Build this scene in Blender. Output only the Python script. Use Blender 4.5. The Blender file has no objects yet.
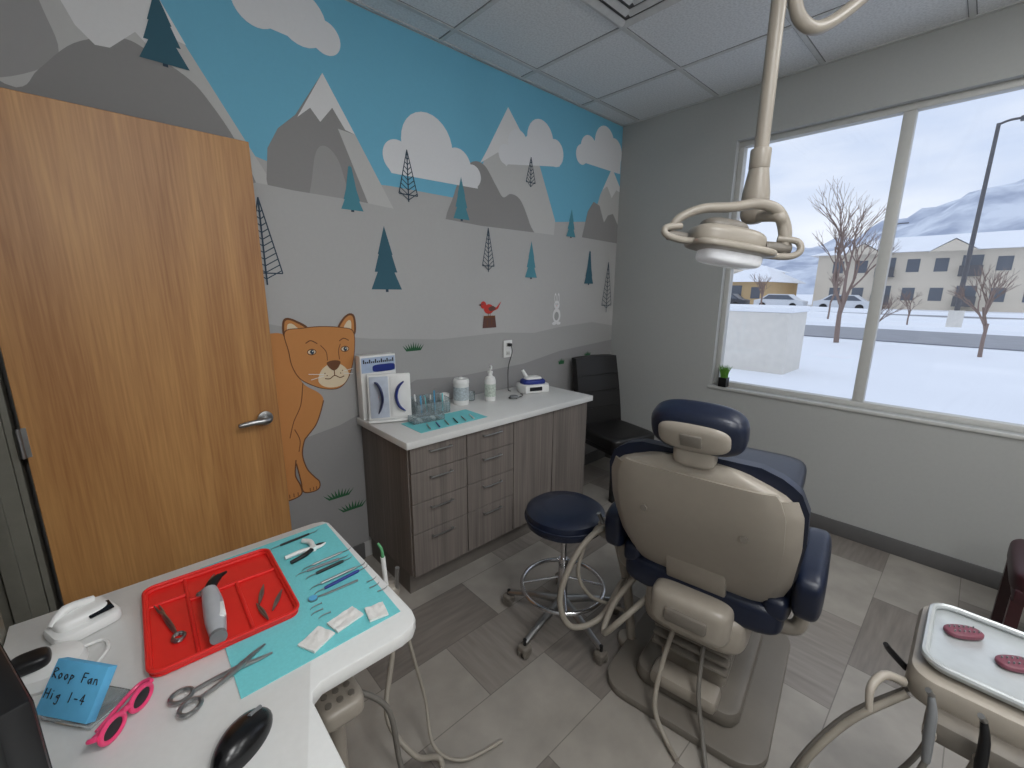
import bpy, bmesh, math, random
from mathutils import Vector, Matrix, noise
V=Vector; rad=math.radians
random.seed(7)
sc=bpy.context.scene
# ---------------------------------------------------------------- materials
def s2l(c):
    c=c/255.0
    return c/12.92 if c<=0.04045 else ((c+0.055)/1.055)**2.4
def col(r,g,b): return (s2l(r),s2l(g),s2l(b),1)
def newmat(name):
    m=bpy.data.materials.new(name); m.use_nodes=True
    nt=m.node_tree; return m,nt,nt.nodes['Principled BSDF']
def mat(name,rgb,rough=0.5,metal=0.0,var=0.06,scale=30,bump=0.0,alpha=1,trans=0,emit=0,coat=0):
    m,nt,p=newmat(name)
    c=col(*rgb)
    p.inputs['Roughness'].default_value=rough; p.inputs['Metallic'].default_value=metal
    tc=nt.nodes.new('ShaderNodeTexCoord'); n=nt.nodes.new('ShaderNodeTexNoise'); n.inputs['Scale'].default_value=scale
    n.inputs['Detail'].default_value=4
    nt.links.new(tc.outputs['Object'],n.inputs['Vector'])
    r=nt.nodes.new('ShaderNodeValToRGB')
    r.color_ramp.elements[0].position=.3; r.color_ramp.elements[1].position=.7
    r.color_ramp.elements[0].color=tuple(x*(1-var) for x in c[:3])+(1,)
    r.color_ramp.elements[1].color=tuple(min(1,x*(1+var)) for x in c[:3])+(1,)
    nt.links.new(n.outputs['Fac'],r.inputs[0]); nt.links.new(r.outputs[0],p.inputs['Base Color'])
    if bump:
        b=nt.nodes.new('ShaderNodeBump'); b.inputs['Strength'].default_value=bump; b.inputs['Distance'].default_value=.002
        nt.links.new(n.outputs['Fac'],b.inputs['Height']); nt.links.new(b.outputs[0],p.inputs['Normal'])
    if trans: p.inputs['Transmission Weight'].default_value=trans
    if coat: p.inputs['Coat Weight'].default_value=coat
    if alpha<1: p.inputs['Alpha'].default_value=alpha
    if emit:
        p.inputs['Emission Color'].default_value=c; p.inputs['Emission Strength'].default_value=emit
    return m
def woodmat(name,dark,light,axis='Z',scale=6,rough=.4,stretch=.06,contrast=(.35,.65),bands=14,bw=.35):
    m,nt,p=newmat(name); L=nt.links.new
    tc=nt.nodes.new('ShaderNodeTexCoord'); mp=nt.nodes.new('ShaderNodeMapping')
    s=[1,1,1]; s['XYZ'.index(axis)]=stretch
    mp.inputs['Scale'].default_value=s
    L(tc.outputs['Object'],mp.inputs['Vector'])
    n=nt.nodes.new('ShaderNodeTexNoise'); n.inputs['Scale'].default_value=scale; n.inputs['Detail'].default_value=2; n.inputs['Distortion'].default_value=.2
    L(mp.outputs[0],n.inputs['Vector'])
    mul=nt.nodes.new('ShaderNodeMath'); mul.operation='MULTIPLY'; mul.inputs[1].default_value=bands
    fr=nt.nodes.new('ShaderNodeMath'); fr.operation='PINGPONG'; fr.inputs[1].default_value=1
    L(n.outputs['Fac'],mul.inputs[0]); L(mul.outputs[0],fr.inputs[0])
    mp2=nt.nodes.new('ShaderNodeMapping'); s2=[1,1,1]; s2['XYZ'.index(axis)]=stretch*.35; mp2.inputs['Scale'].default_value=s2; L(tc.outputs['Object'],mp2.inputs['Vector'])
    n2=nt.nodes.new('ShaderNodeTexNoise'); n2.inputs['Scale'].default_value=130; n2.inputs['Detail'].default_value=3
    L(mp2.outputs[0],n2.inputs['Vector'])
    mx=nt.nodes.new('ShaderNodeMath'); mx.operation='MULTIPLY_ADD'; mx.inputs[1].default_value=bw
    L(fr.outputs[0],mx.inputs[0])
    m2=nt.nodes.new('ShaderNodeMath'); m2.operation='MULTIPLY'; m2.inputs[1].default_value=1-bw; L(n2.outputs['Fac'],m2.inputs[0]); L(m2.outputs[0],mx.inputs[2])
    r=nt.nodes.new('ShaderNodeValToRGB'); r.color_ramp.elements[0].position=contrast[0]; r.color_ramp.elements[1].position=contrast[1]
    r.color_ramp.elements[0].color=col(*dark); r.color_ramp.elements[1].color=col(*light)
    L(mx.outputs[0],r.inputs[0]); L(r.outputs[0],p.inputs['Base Color']); p.inputs['Roughness'].default_value=rough
    return m
def floormat():
    m,nt,p=newmat('vinyl_tile_floor'); L=nt.links.new; N=nt.nodes.new
    tc=N('ShaderNodeTexCoord'); sep=N('ShaderNodeSeparateXYZ'); L(tc.outputs['Object'],sep.inputs[0])
    TX,TY=.61,.305
    def M(op,a,b=None,c=None):
        n=N('ShaderNodeMath'); n.operation=op
        for i,x in enumerate((a,b,c)):
            if x is None: continue
            if isinstance(x,(int,float)): n.inputs[i].default_value=x
            else: L(x,n.inputs[i])
        return n.outputs[0]
    y=M('MULTIPLY',M('ADD',sep.outputs[1],20*TY-1.07),1/TY); iy=M('FLOOR',y); fy=M('FRACT',y)
    x0=M('MULTIPLY',M('ADD',sep.outputs[0],10*TX-.89),1/TX)
    x=M('ADD',x0,M('MULTIPLY',iy,.5)); ix=M('FLOOR',x); fx=M('FRACT',x)
    par=M('MODULO',ix,2)
    cx=N('ShaderNodeCombineXYZ'); L(ix,cx.inputs[0]); L(iy,cx.inputs[1])
    wn=N('ShaderNodeTexWhiteNoise'); wn.noise_dimensions='3D'; L(cx.outputs[0],wn.inputs['Vector'])
    a=N('ShaderNodeMapping'); a.inputs['Scale'].default_value=(1.5,14,1); a.inputs['Rotation'].default_value=(0,0,rad(38)); L(tc.outputs['Object'],a.inputs['Vector'])
    b=N('ShaderNodeMapping'); b.inputs['Scale'].default_value=(14,1.5,1); b.inputs['Rotation'].default_value=(0,0,rad(38)); L(tc.outputs['Object'],b.inputs['Vector'])
    na=N('ShaderNodeTexNoise'); na.inputs['Scale'].default_value=3; na.inputs['Detail'].default_value=6; L(a.outputs[0],na.inputs['Vector'])
    nb=N('ShaderNodeTexNoise'); nb.inputs['Scale'].default_value=3; nb.inputs['Detail'].default_value=6; L(b.outputs[0],nb.inputs['Vector'])
    nc=N('ShaderNodeTexNoise'); nc.inputs['Scale'].default_value=7; nc.inputs['Detail'].default_value=6; L(tc.outputs['Object'],nc.inputs['Vector'])
    def ramp(c0,c1,p0,p1):
        r=N('ShaderNodeValToRGB'); r.color_ramp.elements[0].position=p0; r.color_ramp.elements[1].position=p1
        r.color_ramp.elements[0].color=col(*c0); r.color_ramp.elements[1].color=col(*c1); return r
    r1=ramp((110,104,99),(136,129,122),.25,.75); r2=ramp((142,137,130),(166,160,152),.25,.75); r3=ramp((124,118,112),(148,141,134),.25,.75)
    L(na.outputs['Fac'],r1.inputs[0]); L(nc.outputs['Fac'],r2.inputs[0]); L(nb.outputs['Fac'],r3.inputs[0])
    mA=N('ShaderNodeMix'); mA.data_type='RGBA'; L(M('GREATER_THAN',wn.outputs['Value'],.5),mA.inputs[0]); L(r1.outputs[0],mA.inputs[6]); L(r3.outputs[0],mA.inputs[7])
    mB=N('ShaderNodeMix'); mB.data_type='RGBA'; L(par,mB.inputs[0]); L(mA.outputs[2],mB.inputs[6]); L(r2.outputs[0],mB.inputs[7])
    ex=M('MINIMUM',M('MULTIPLY',M('MINIMUM',fx,M('SUBTRACT',1,fx)),2),M('MINIMUM',fy,M('SUBTRACT',1,fy)))
    g=M('LESS_THAN',ex,.006)
    mC=N('ShaderNodeMix'); mC.data_type='RGBA'; L(M('MULTIPLY',g,.6),mC.inputs[0]); L(mB.outputs[2],mC.inputs[6]); mC.inputs[7].default_value=col(84,79,74)
    L(mC.outputs[2],p.inputs['Base Color']); p.inputs['Roughness'].default_value=.30
    return m
# ---------------------------------------------------------------- builder
def cr(pts,n=6,closed=False):
    pts=[V(p) for p in pts]; out=[]; N=len(pts)
    rng=range(N) if closed else range(N-1)
    for i in rng:
        if closed: a,b,c,d=pts[(i-1)%N],pts[i],pts[(i+1)%N],pts[(i+2)%N]
        else: a,b,c,d=pts[max(i-1,0)],pts[i],pts[i+1],pts[min(i+2,N-1)]
        for k in range(n):
            t=k/n
            out.append(.5*((2*b)+(c-a)*t+(2*a-5*b+4*c-d)*t*t+(3*b-a-3*c+d)*t**3))
    if not closed: out.append(pts[-1])
    return out
def Rz(a): return Matrix.Rotation(rad(a),4,'Z')
def Rx(a): return Matrix.Rotation(rad(a),4,'X')
def Ry(a): return Matrix.Rotation(rad(a),4,'Y')
def Tr(*a): return Matrix.Translation(V(a))
def look(d):
    return V(d).normalized().to_track_quat('Z','Y').to_matrix().to_4x4()
def rr(x0,x1,y0,y1,r,n=6):
    o=[]
    for (cx,cy,a0) in ((x1-r,y1-r,0),(x0+r,y1-r,90),(x0+r,y0+r,180),(x1-r,y0+r,270)):
        for k in range(n+1):
            a=rad(a0+90*k/n); o.append((cx+r*math.cos(a),cy+r*math.sin(a)))
    return o
class B:
    def __init__(s,name,T=None): s.name=name; s.bm=bmesh.new(); s.mats=[]; s.T=T
    def add(s,t,m,M=None,flat=False):
        if m not in s.mats: s.mats.append(m)
        k=s.mats.index(m)
        if M is not None: bmesh.ops.transform(t,matrix=M,verts=t.verts)
        if not flat: bmesh.ops.recalc_face_normals(t,faces=t.faces)
        for f in t.faces: f.material_index=k; f.smooth=not flat
        me=bpy.data.meshes.new('t'); t.to_mesh(me); t.free(); s.bm.from_mesh(me); bpy.data.meshes.remove(me); return s
    def box(s,c,d,m,b=0,seg=2,R=None):
        t=bmesh.new(); bmesh.ops.create_cube(t,size=1); bmesh.ops.scale(t,vec=V(d),verts=t.verts)
        if b: bmesh.ops.bevel(t,geom=t.edges[:],offset=b,segments=seg,profile=.5,affect='EDGES')
        M=Tr(*c)
        if R is not None: M=M@R
        return s.add(t,m,M)
    def b2(s,a,c,m,b=0,seg=2):
        return s.box([(a[i]+c[i])/2 for i in range(3)],[abs(a[i]-c[i]) for i in range(3)],m,b,seg)
    def cyl(s,p0,p1,r0,m,r1=None,seg=24,b=0):
        r1=r0 if r1 is None else r1
        p0=V(p0);p1=V(p1); d=p1-p0
        t=bmesh.new(); bmesh.ops.create_cone(t,cap_ends=True,segments=seg,radius1=r0,radius2=r1,depth=d.length)
        if b:
            e=[e for e in t.edges if len(e.link_faces)==2 and any(len(f.verts)>4 for f in e.link_faces)]
            bmesh.ops.bevel(t,geom=e,offset=b,segments=2,profile=.5,affect='EDGES')
        return s.add(t,m,Tr(*((p0+p1)/2))@look(d))
    def tube(s,pts,r,m,seg=10,n=6,closed=False,raw=False,flat=1):
        P=[V(p) for p in pts] if raw else cr(pts,n,closed)
        N=len(P); t=bmesh.new(); rings=[]
        up=V((0,0,1)); nrm=None
        for i,p in enumerate(P):
            if closed: d=P[(i+1)%N]-P[i-1]
            else: d=P[min(i+1,N-1)]-P[max(i-1,0)]
            if d.length<1e-9: d=V((0,0,1))
            d.normalize()
            if nrm is None:
                nrm=up-d*up.dot(d)
                if nrm.length<.1: nrm=V((1,0,0))-d*d.x
            else: nrm=nrm-d*nrm.dot(d)
            nrm.normalize(); bn=d.cross(nrm)
            q=i/(N-1) if N>1 else 0
            rr_=r if isinstance(r,(int,float)) else (r[int(q*(len(r)-1))]*(1-(q*(len(r)-1))%1)+r[min(int(q*(len(r)-1))+1,len(r)-1)]*((q*(len(r)-1))%1))
            rings.append([t.verts.new(p+(nrm*math.cos(a)*flat+bn*math.sin(a))*rr_) for a in [2*math.pi*k/seg for k in range(seg)]])
        for i in range(N if closed else N-1):
            A=rings[i];C=rings[(i+1)%N]
            for k in range(seg): t.faces.new((A[k],A[(k+1)%seg],C[(k+1)%seg],C[k]))
        if not closed: t.faces.new(rings[0]); t.faces.new(rings[-1])
        return s.add(t,m)
    def lathe(s,prof,o,m,R=None,seg=28):
        t=bmesh.new(); rings=[]
        for (r,z) in prof:
            if r<1e-6: rings.append([t.verts.new((0,0,z))])
            else: rings.append([t.verts.new((r*math.cos(2*math.pi*k/seg),r*math.sin(2*math.pi*k/seg),z)) for k in range(seg)])
        for A,C in zip(rings,rings[1:]):
            for k in range(seg):
                a=A[k%len(A)];b=A[(k+1)%len(A)];c=C[(k+1)%len(C)];d=C[k%len(C)]
                f=[]
                for v in (a,b,c,d):
                    if v not in f: f.append(v)
                if len(f)>2: t.faces.new(f)
        M=Tr(*o)
        if R is not None: M=M@R
        return s.add(t,m,M)
    def prism(s,poly,z0,z1,m,b=0,M=None,seg=2):
        t=bmesh.new(); vs=[t.verts.new((p[0],p[1],z0)) for p in poly]
        f=t.faces.new(vs); r=bmesh.ops.extrude_face_region(t,geom=[f])
        nv=[g for g in r['geom'] if isinstance(g,bmesh.types.BMVert)]
        bmesh.ops.translate(t,vec=(0,0,z1-z0),verts=nv)
        if b:
            e=[e for e in t.edges if abs(e.verts[0].co.z-e.verts[1].co.z)<1e-6]
            bmesh.ops.bevel(t,geom=e,offset=b,segments=seg,profile=.5,affect='EDGES')
        return s.add(t,m,M)
    def pil(s,c,d,m,p=(.5,.5,.5),R=None,n=24):
        t=bmesh.new(); bmesh.ops.create_uvsphere(t,u_segments=n*2,v_segments=n,radius=1)
        for v in t.verts:
            v.co=V([math.copysign(abs(v.co[i])**p[i],v.co[i])*d[i]/2 for i in range(3)])
        M=Tr(*c)
        if R is not None: M=M@R
        return s.add(t,m,M)
    def slab(s,fa,fb,nu,nv,m):
        t=bmesh.new()
        A=[[t.verts.new(fa(i/nu,j/nv)) for j in range(nv+1)] for i in range(nu+1)]
        C=[[t.verts.new(fb(i/nu,j/nv)) for j in range(nv+1)] for i in range(nu+1)]
        for i in range(nu):
            for j in range(nv):
                t.faces.new((A[i][j],A[i+1][j],A[i+1][j+1],A[i][j+1])); t.faces.new((C[i][j],C[i][j+1],C[i+1][j+1],C[i+1][j]))
        for i in range(nu):
            t.faces.new((A[i][0],C[i][0],C[i+1][0],A[i+1][0])); t.faces.new((A[i][nv],A[i+1][nv],C[i+1][nv],C[i][nv]))
        for j in range(nv):
            t.faces.new((A[0][j],A[0][j+1],C[0][j+1],C[0][j])); t.faces.new((A[nu][j],C[nu][j],C[nu][j+1],A[nu][j+1]))
        return s.add(t,m)
    def face(s,poly,m,M=None):
        t=bmesh.new(); f=t.faces.new([t.verts.new(V(p)) for p in poly]); f.normal_update(); bmesh.ops.triangulate(t,faces=t.faces[:],ngon_method='EAR_CLIP'); return s.add(t,m,M,flat=True)
    def done(s,sharp=38,origin=None):
        if s.T is not None: bmesh.ops.transform(s.bm,matrix=s.T,verts=s.bm.verts)
        me=bpy.data.meshes.new(s.name)
        co=[v.co for v in s.bm.verts]
        lo=V([min(c[i] for c in co) for i in range(3)]); hi=V([max(c[i] for c in co) for i in range(3)])
        o=V(((lo.x+hi.x)/2,(lo.y+hi.y)/2,lo.z)) if origin is None else V(origin)
        bmesh.ops.translate(s.bm,vec=-o,verts=s.bm.verts)
        s.bm.to_mesh(me); s.bm.free()
        for m in s.mats: me.materials.append(m)
        me.set_sharp_from_angle(angle=rad(sharp))
        ob=bpy.data.objects.new(s.name,me); ob.location=o; sc.collection.objects.link(ob); return ob
# ---------------------------------------------------------------- palette
GREIGE=mat('wall_paint_greige',(172,173,171),.85,var=.015,scale=60,bump=.15)
WHITE=mat('white_plastic',(232,232,230),.35,var=.02)
WHITEP=mat('white_laminate',(222,222,220),.35,var=.015,scale=80)
BEIGE=mat('dental_beige_plastic',(156,148,137),.34,var=.02)
BEIGED=mat('dental_beige_dark',(116,110,102),.42,var=.02)
NAVY=mat('navy_vinyl',(22,30,50),.34,var=.08,scale=60,bump=.1)
BLACK=mat('black_plastic',(18,18,20),.4,var=.1)
BLKL=mat('black_leather',(24,22,22),.42,var=.15,scale=80,bump=.25)
CHROME=mat('chrome_steel',(205,205,208),.16,1,var=.03)
STEEL=mat('brushed_steel',(170,170,170),.33,1,var=.05)
HOSE=mat('hose_beige',(150,143,132),.5,var=.04)
HOSEG=mat('hose_grey',(112,108,102),.5,var=.04)
BASEB=mat('vinyl_baseboard_grey',(92,91,91),.6,var=.03)
OAK=woodmat('oak_door_veneer',(156,104,58),(198,147,90),'Z',2.6,.4,.10,(.2,.74),11,.28)
LAM=woodmat('greywood_laminate',(94,87,83),(136,127,120),'Z',7,.5,.05,(.2,.8),9,.2)
LAMD=mat('toe_kick_dark',(110,104,98),.6)
TEAL=mat('teal_dental_bib',(118,205,210),.8,var=.04,scale=150,bump=.3)
RED=mat('red_tray_plastic',(226,42,38),.32,var=.02)
BLUE=mat('royal_blue_plastic',(30,48,128),.4)
LBLUE=mat('light_blue_paper',(96,178,222),.7)
PINK=mat('pink_plastic',(235,70,120),.3)
GRN=mat('green_leaf',(88,140,44),.6,var=.2)
DGRN=mat('mural_green',(38,92,58),.8)
CLEAR=mat('clear_acrylic',(225,235,238),.1,var=.01,trans=.85)
MAROON=mat('maroon_plastic',(112,58,72),.45,var=.1)
INK=mat('ink_black',(30,30,40),.7)
GUNM=mat('grey_plastic',(120,122,124),.4)
SCREEN=mat('dark_screen',(15,18,24),.12)
# ---------------------------------------------------------------- room shell
CZ=2.866; YM=2.25; XW=3.30; XL=-.30; YF=-1.7
b=B('floor'); b.b2((-1.6,YF-.12,-.1),(XW+.15,YM+.1,0),floormat()); b.done(origin=(0,0,0))
def ceilmat():
    m,nt,p=newmat('acoustic_tile'); L=nt.links.new
    tc=nt.nodes.new('ShaderNodeTexCoord'); n=nt.nodes.new('ShaderNodeTexNoise'); n.inputs['Scale'].default_value=90; n.inputs['Detail'].default_value=5
    L(tc.outputs['Object'],n.inputs['Vector']); r=nt.nodes.new('ShaderNodeValToRGB'); r.color_ramp.elements[0].position=.35; r.color_ramp.elements[1].position=.6
    r.color_ramp.elements[0].color=col(210,212,214); r.color_ramp.elements[1].color=col(227,229,231); L(n.outputs['Fac'],r.inputs[0]); L(r.outputs[0],p.inputs['Base Color'])
    bp=nt.nodes.new('ShaderNodeBump'); bp.inputs['Strength'].default_value=.3; bp.inputs['Distance'].default_value=.003; L(n.outputs['Fac'],bp.inputs['Height']); L(bp.outputs[0],p.inputs['Normal'])
    p.inputs['Roughness'].default_value=.95; return m
b=B('ceiling'); b.b2((-1.6,YF-.12,CZ),(XW+.15,YM+.1,CZ+.1),ceilmat()); b.done(origin=(0,0,CZ))
GRID=mat('ceiling_grid_white',(200,201,201),.6)
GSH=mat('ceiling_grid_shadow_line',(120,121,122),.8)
b=B('trim_ceiling_grid')
x=2.74
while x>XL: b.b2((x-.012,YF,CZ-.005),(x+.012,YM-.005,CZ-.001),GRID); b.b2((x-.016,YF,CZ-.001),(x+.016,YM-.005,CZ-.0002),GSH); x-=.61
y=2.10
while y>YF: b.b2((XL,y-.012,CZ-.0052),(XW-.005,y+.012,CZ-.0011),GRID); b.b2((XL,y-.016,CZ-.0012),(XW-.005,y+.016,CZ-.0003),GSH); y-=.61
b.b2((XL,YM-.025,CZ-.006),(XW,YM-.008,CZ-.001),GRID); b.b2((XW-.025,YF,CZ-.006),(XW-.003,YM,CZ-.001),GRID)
b.done()
MURALBASE=mat('mural_paint_ground',(184,183,182),.8,var=.012,scale=60)
b=B('wall_back'); b.b2((-1.6,YM,0),(XW+.15,YM+.12,CZ),MURALBASE); b.done()
# window wall
WY0,WY1,WZ0,WZ1=-.43,1.33,.853,2.555
b=B('wall_right')
b.b2((XW,YF-.12,0),(XW+.16,YM,WZ0),GREIGE); b.b2((XW,YF-.12,WZ1),(XW+.16,YM,CZ),GREIGE)
b.b2((XW,WY1,WZ0),(XW+.16,YM,WZ1),GREIGE); b.b2((XW,YF-.12,WZ0),(XW+.16,WY0,WZ1),GREIGE); b.done()
b=B('wall_front'); b.b2((-1.6,YF-.12,0),(XW,YF,CZ),GREIGE); b.done()
b=B('wall_left'); b.b2((XL-.12,YF,0),(XL,1.42,CZ),GREIGE); b.b2((XL-.12,1.42,2.13),(XL,2.08,CZ),GREIGE); b.b2((XL-.12,2.08,0),(XL,YM,CZ),GREIGE); b.done()
HALL=mat('hallway_paint',(132,130,122),.85)
b=B('wall_hallway'); b.b2((-1.6,.8,0),(-1.5,YM,CZ),HALL); b.b2((-1.5,.7,0),(XL-.12,.8,CZ),HALL); b.done()
FRAMEP=mat('door_frame_grey',(122,120,110),.5)
b=B('trim_door_frame')
for (a,c) in (((XL-.13,2.06,0),(XL+.0,2.08,2.13)),((XL-.13,1.42,0),(XL+.0,1.44,2.13)),((XL-.13,1.42,2.11),(XL,2.08,2.13)),
              ((XL+.001,2.06,0),(XL+.018,2.13,2.18)),((XL+.001,1.37,0),(XL+.018,1.44,2.18)),((XL+.001,1.44,2.11),(XL+.018,2.06,2.18))):
    b.b2(a,c,FRAMEP,.002,1)
b.b2((XL-.08,2.045,0),(XL-.04,2.062,2.11),FRAMEP,.002,1)
b.done()
b=B('baseboard_right'); b.b2((XW-.012,YF,0),(XW-.0005,YM-.002,.10),BASEB,.003); b.done()
b=B('baseboard_back'); b.b2((XL+.02,YM-.014,0),(.91,YM-.001,.10),BASEB,.003); b.b2((2.32,YM-.014,0),(XW-.013,YM-.001,.10),BASEB,.003); b.done()
# window
FR=mat('window_vinyl_white',(190,190,187),.45,var=.02)
GLASS,nt,p=newmat('window_glass')
nt.nodes.remove(p); o=nt.nodes['Material Output']; tr=nt.nodes.new('ShaderNodeBsdfTransparent'); gl=nt.nodes.new('ShaderNodeBsdfGlossy'); gl.inputs['Roughness'].default_value=.02
mx=nt.nodes.new('ShaderNodeMixShader'); mx.inputs[0].default_value=.025; nt.links.new(tr.outputs[0],mx.inputs[1]); nt.links.new(gl.outputs[0],mx.inputs[2]); nt.links.new(mx.outputs[0],o.inputs[0])
b=B('window_1'); fx0,fx1=XW+.05,XW+.11; w=.035
b.b2((fx0,WY0,WZ0),(fx1,WY1,WZ0+w),FR,.003); b.b2((fx0,WY0,WZ1-w),(fx1,WY1,WZ1),FR,.003)
b.b2((fx0,WY1-w,WZ0+w),(fx1,WY1,WZ1-w),FR,.003); b.b2((fx0,WY0,WZ0+w),(fx1,WY0+w,WZ1-w),FR,.003)
b.b2((fx0,.45-.028,WZ0+w),(fx1,.45+.028,WZ1-w),FR,.004)
b.b2((fx0+.028,WY0+w,WZ0+w),(fx0+.034,.42,WZ1-w),GLASS); b.b2((fx0+.028,.48,WZ0+w),(fx0+.034,WY1-w,WZ1-w),GLASS)
b.done()
b=B('trim_window_sill'); b.b2((XW-.012,WY0-.02,WZ0-.022),(XW+.05,WY1+.02,WZ0-.001),FR,.004); b.done()
# ---------------------------------------------------------------- mural
mm={}
def mc(n,rgb):
    if n not in mm: mm[n]=mat('mural_'+n,rgb,.8,var=.01,scale=60)
    return mm[n]
SKY=mc('sky_blue',(116,186,214)); DK=mc('mountain_dark_grey',(148,146,145)); MD=mc('mountain_mid_grey',(163,161,160)); LT=mc('slope_light_grey',(198,197,195)); SN=mc('snow_white',(228,227,227))
CLD=mc('cloud_white',(230,230,232)); H1=mc('hill_grey',(168,167,166)); H2=mc('hill_dark_grey',(148,147,147)); T1=mc('tree_teal_dark',(56,98,114)); T2=mc('tree_teal',(80,142,158)); TL=mc('tree_line_slate',(50,68,84))
PU=mc('puma_orange',(200,136,78)); PUL=mc('puma_cream',(226,208,178)); PUD=mc('puma_brown',(112,72,46)); REDM=mc('bird_red',(200,60,52)); BRN=mc('stump_brown',(98,66,60))
class Mural(B):
    def __init__(s,n): super().__init__(n); s.k=0
    def pl(s,pts,m,lay,smooth=0):
        y=YM-.0008-.00022*lay-s.k*.000003; s.k+=1
        P=[V((p[0],p[1],0)) for p in pts]
        if smooth: P=cr(P,6,True)
        P=[(min(max(p.x,XL+.02),XW-.002),y,min(p.y,CZ-.007)) for p in P]
        s.face(P,m)
    def disc(s,c,r,m,lay,ry=None):
        ry=ry or r
        s.pl([(c[0]+r*math.cos(a),c[1]+ry*math.sin(a)) for a in [2*math.pi*k/28 for k in range(28)]],m,lay)
    def line(s,a,c,w,m,lay):
        a=V((a[0],a[1]));c=V((c[0],c[1])); d=(c-a).normalized(); n=V((-d.y,d.x))*w/2
        s.pl([a+n,c+n,c-n,a-n],m,lay)
    def curve(s,pts,w,m,lay):
        P=cr([V((p[0],p[1],0)) for p in pts],6)
        for i in range(len(P)-1): s.line(P[i],P[i+1]+(P[i+1]-P[i])*.08,w,m,lay)
m=Mural('wall_mural')
m.pl([(-.3,2.0),(.503,2.121),(.737,2.062),(1.189,2.085),(1.609,2.083),(1.95,2.04),(2.343,2.024),(3.3,2.128),(3.3,2.86),(-.3,2.86)],SKY,0)
m.pl([(-.3,1.6),(-.3,2.6),(-.05,2.62),(.17,2.82),(.357,2.46),(.716,1.83),(.60,1.70)],LT,1)
m.pl([(.017,2.5),(.17,2.84),(.36,2.46),(.298,2.473),(.247,2.414),(.21,2.452),(.132,2.376),(.093,2.372),(.05,2.417)],SN,3)
m.pl([(-.28,2.2),(-.28,2.56),(-.14,2.60),(-.06,2.54),(-.02,2.43),(-.01,2.3),(-.15,2.2)],MD,2,1)
m.pl([(-.28,1.5),(-.28,2.18),(-.12,2.18),(-.06,2.25),(.04,2.36),(.165,2.418),(.244,2.40),(.358,2.341),(.42,2.27),(.489,2.156),(.55,2.0),(.60,1.82),(.56,1.5)],DK,2.5,1)
# peak 1
m.pl([(.875,2.521),(.739,2.313),(.66,2.24),(.61,2.15),(.593,2.02),(.60,1.95),(1.0,1.95),(1.2,1.96),(1.014,2.292)],DK,4)
m.pl([(.875,2.521),(.747,2.306),(.807,2.359),(.848,2.31),(.909,2.385),(.965,2.303),(1.014,2.292)],SN,7)
m.pl([(.93,2.30),(1.014,2.292),(1.212,1.958),(1.07,1.958)],LT,5)
m.pl([(.76,1.86),(.79,2.06),(.82,2.18),(.865,2.21),(.92,2.16),(.96,2.03),(1.02,1.90),(.9,1.82)],MD,6,1)
m.pl([(.44,1.95),(.55,2.0),(.70,1.99),(1.0,1.985),(1.25,1.97),(1.25,1.5),(.3,1.3),(.3,1.8)],MURALBASE,6.5)
# peak 2
m.pl([(2.03,2.678),(1.857,2.395),(1.74,2.1),(1.70,1.93),(2.50,1.93),(2.40,2.12),(2.193,2.512)],LT,4)
m.pl([(1.55,1.90),(1.60,2.10),(1.67,2.24),(1.75,2.31),(1.84,2.30),(1.93,2.20),(1.99,2.14),(2.06,2.17),(2.15,2.14),(2.24,2.0),(2.28,1.90),(1.9,1.87)],DK,6,1)
m.pl([(2.03,2.678),(1.857,2.395),(1.80,2.31),(1.947,2.40),(2.016,2.33),(2.10,2.42),(2.193,2.512)],SN,5)
m.pl([(2.16,2.48),(2.30,2.44),(2.50,2.05),(2.49,1.93),(2.33,1.93)],LT,5)
m.pl([(1.45,1.96),(1.8,1.945),(2.6,1.95),(2.7,1.7),(1.4,1.7)],MURALBASE,7)
m.pl([(3.175,2.528),(3.032,2.302),(2.93,2.05),(3.299,2.05),(3.299,2.40)],LT,4)
m.pl([(2.82,1.96),(2.88,2.16),(2.95,2.24),(3.03,2.22),(3.10,2.10),(3.15,2.16),(3.22,2.18),(3.299,2.1),(3.299,1.95)],DK,6)
m.pl([(3.175,2.528),(3.06,2.345),(3.12,2.38),(3.19,2.30),(3.25,2.37),(3.299,2.36),(3.299,2.40)],SN,5)
def cloud(ds,base):
    for (x,z,r) in ds: m.disc((x,z),r,CLD,8)
    m.pl(base,CLD,8,0)
cloud([(1.24,2.235,.085),(1.43,2.33,.165),(1.63,2.26,.10),(1.74,2.225,.065)],[(1.16,2.21),(1.20,2.15),(1.78,2.16),(1.78,2.24),(1.45,2.40)])
cloud([(2.12,2.48,.09),(2.33,2.55,.13),(2.48,2.50,.09),(2.01,2.40,.06)],[(1.97,2.36),(2.0,2.34),(2.53,2.42),(2.55,2.48),(2.2,2.55)])
cloud([(2.86,2.60,.10),(3.06,2.68,.13),(3.19,2.64,.11),(2.78,2.55,.07)],[(2.74,2.50),(3.29,2.50),(3.29,2.62),(2.95,2.70)])
cloud([(.62,2.70,.09),(.80,2.71,.11),(.90,2.67,.07)],[(.57,2.63),(.93,2.61),(.95,2.70),(.6,2.75)])
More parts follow.
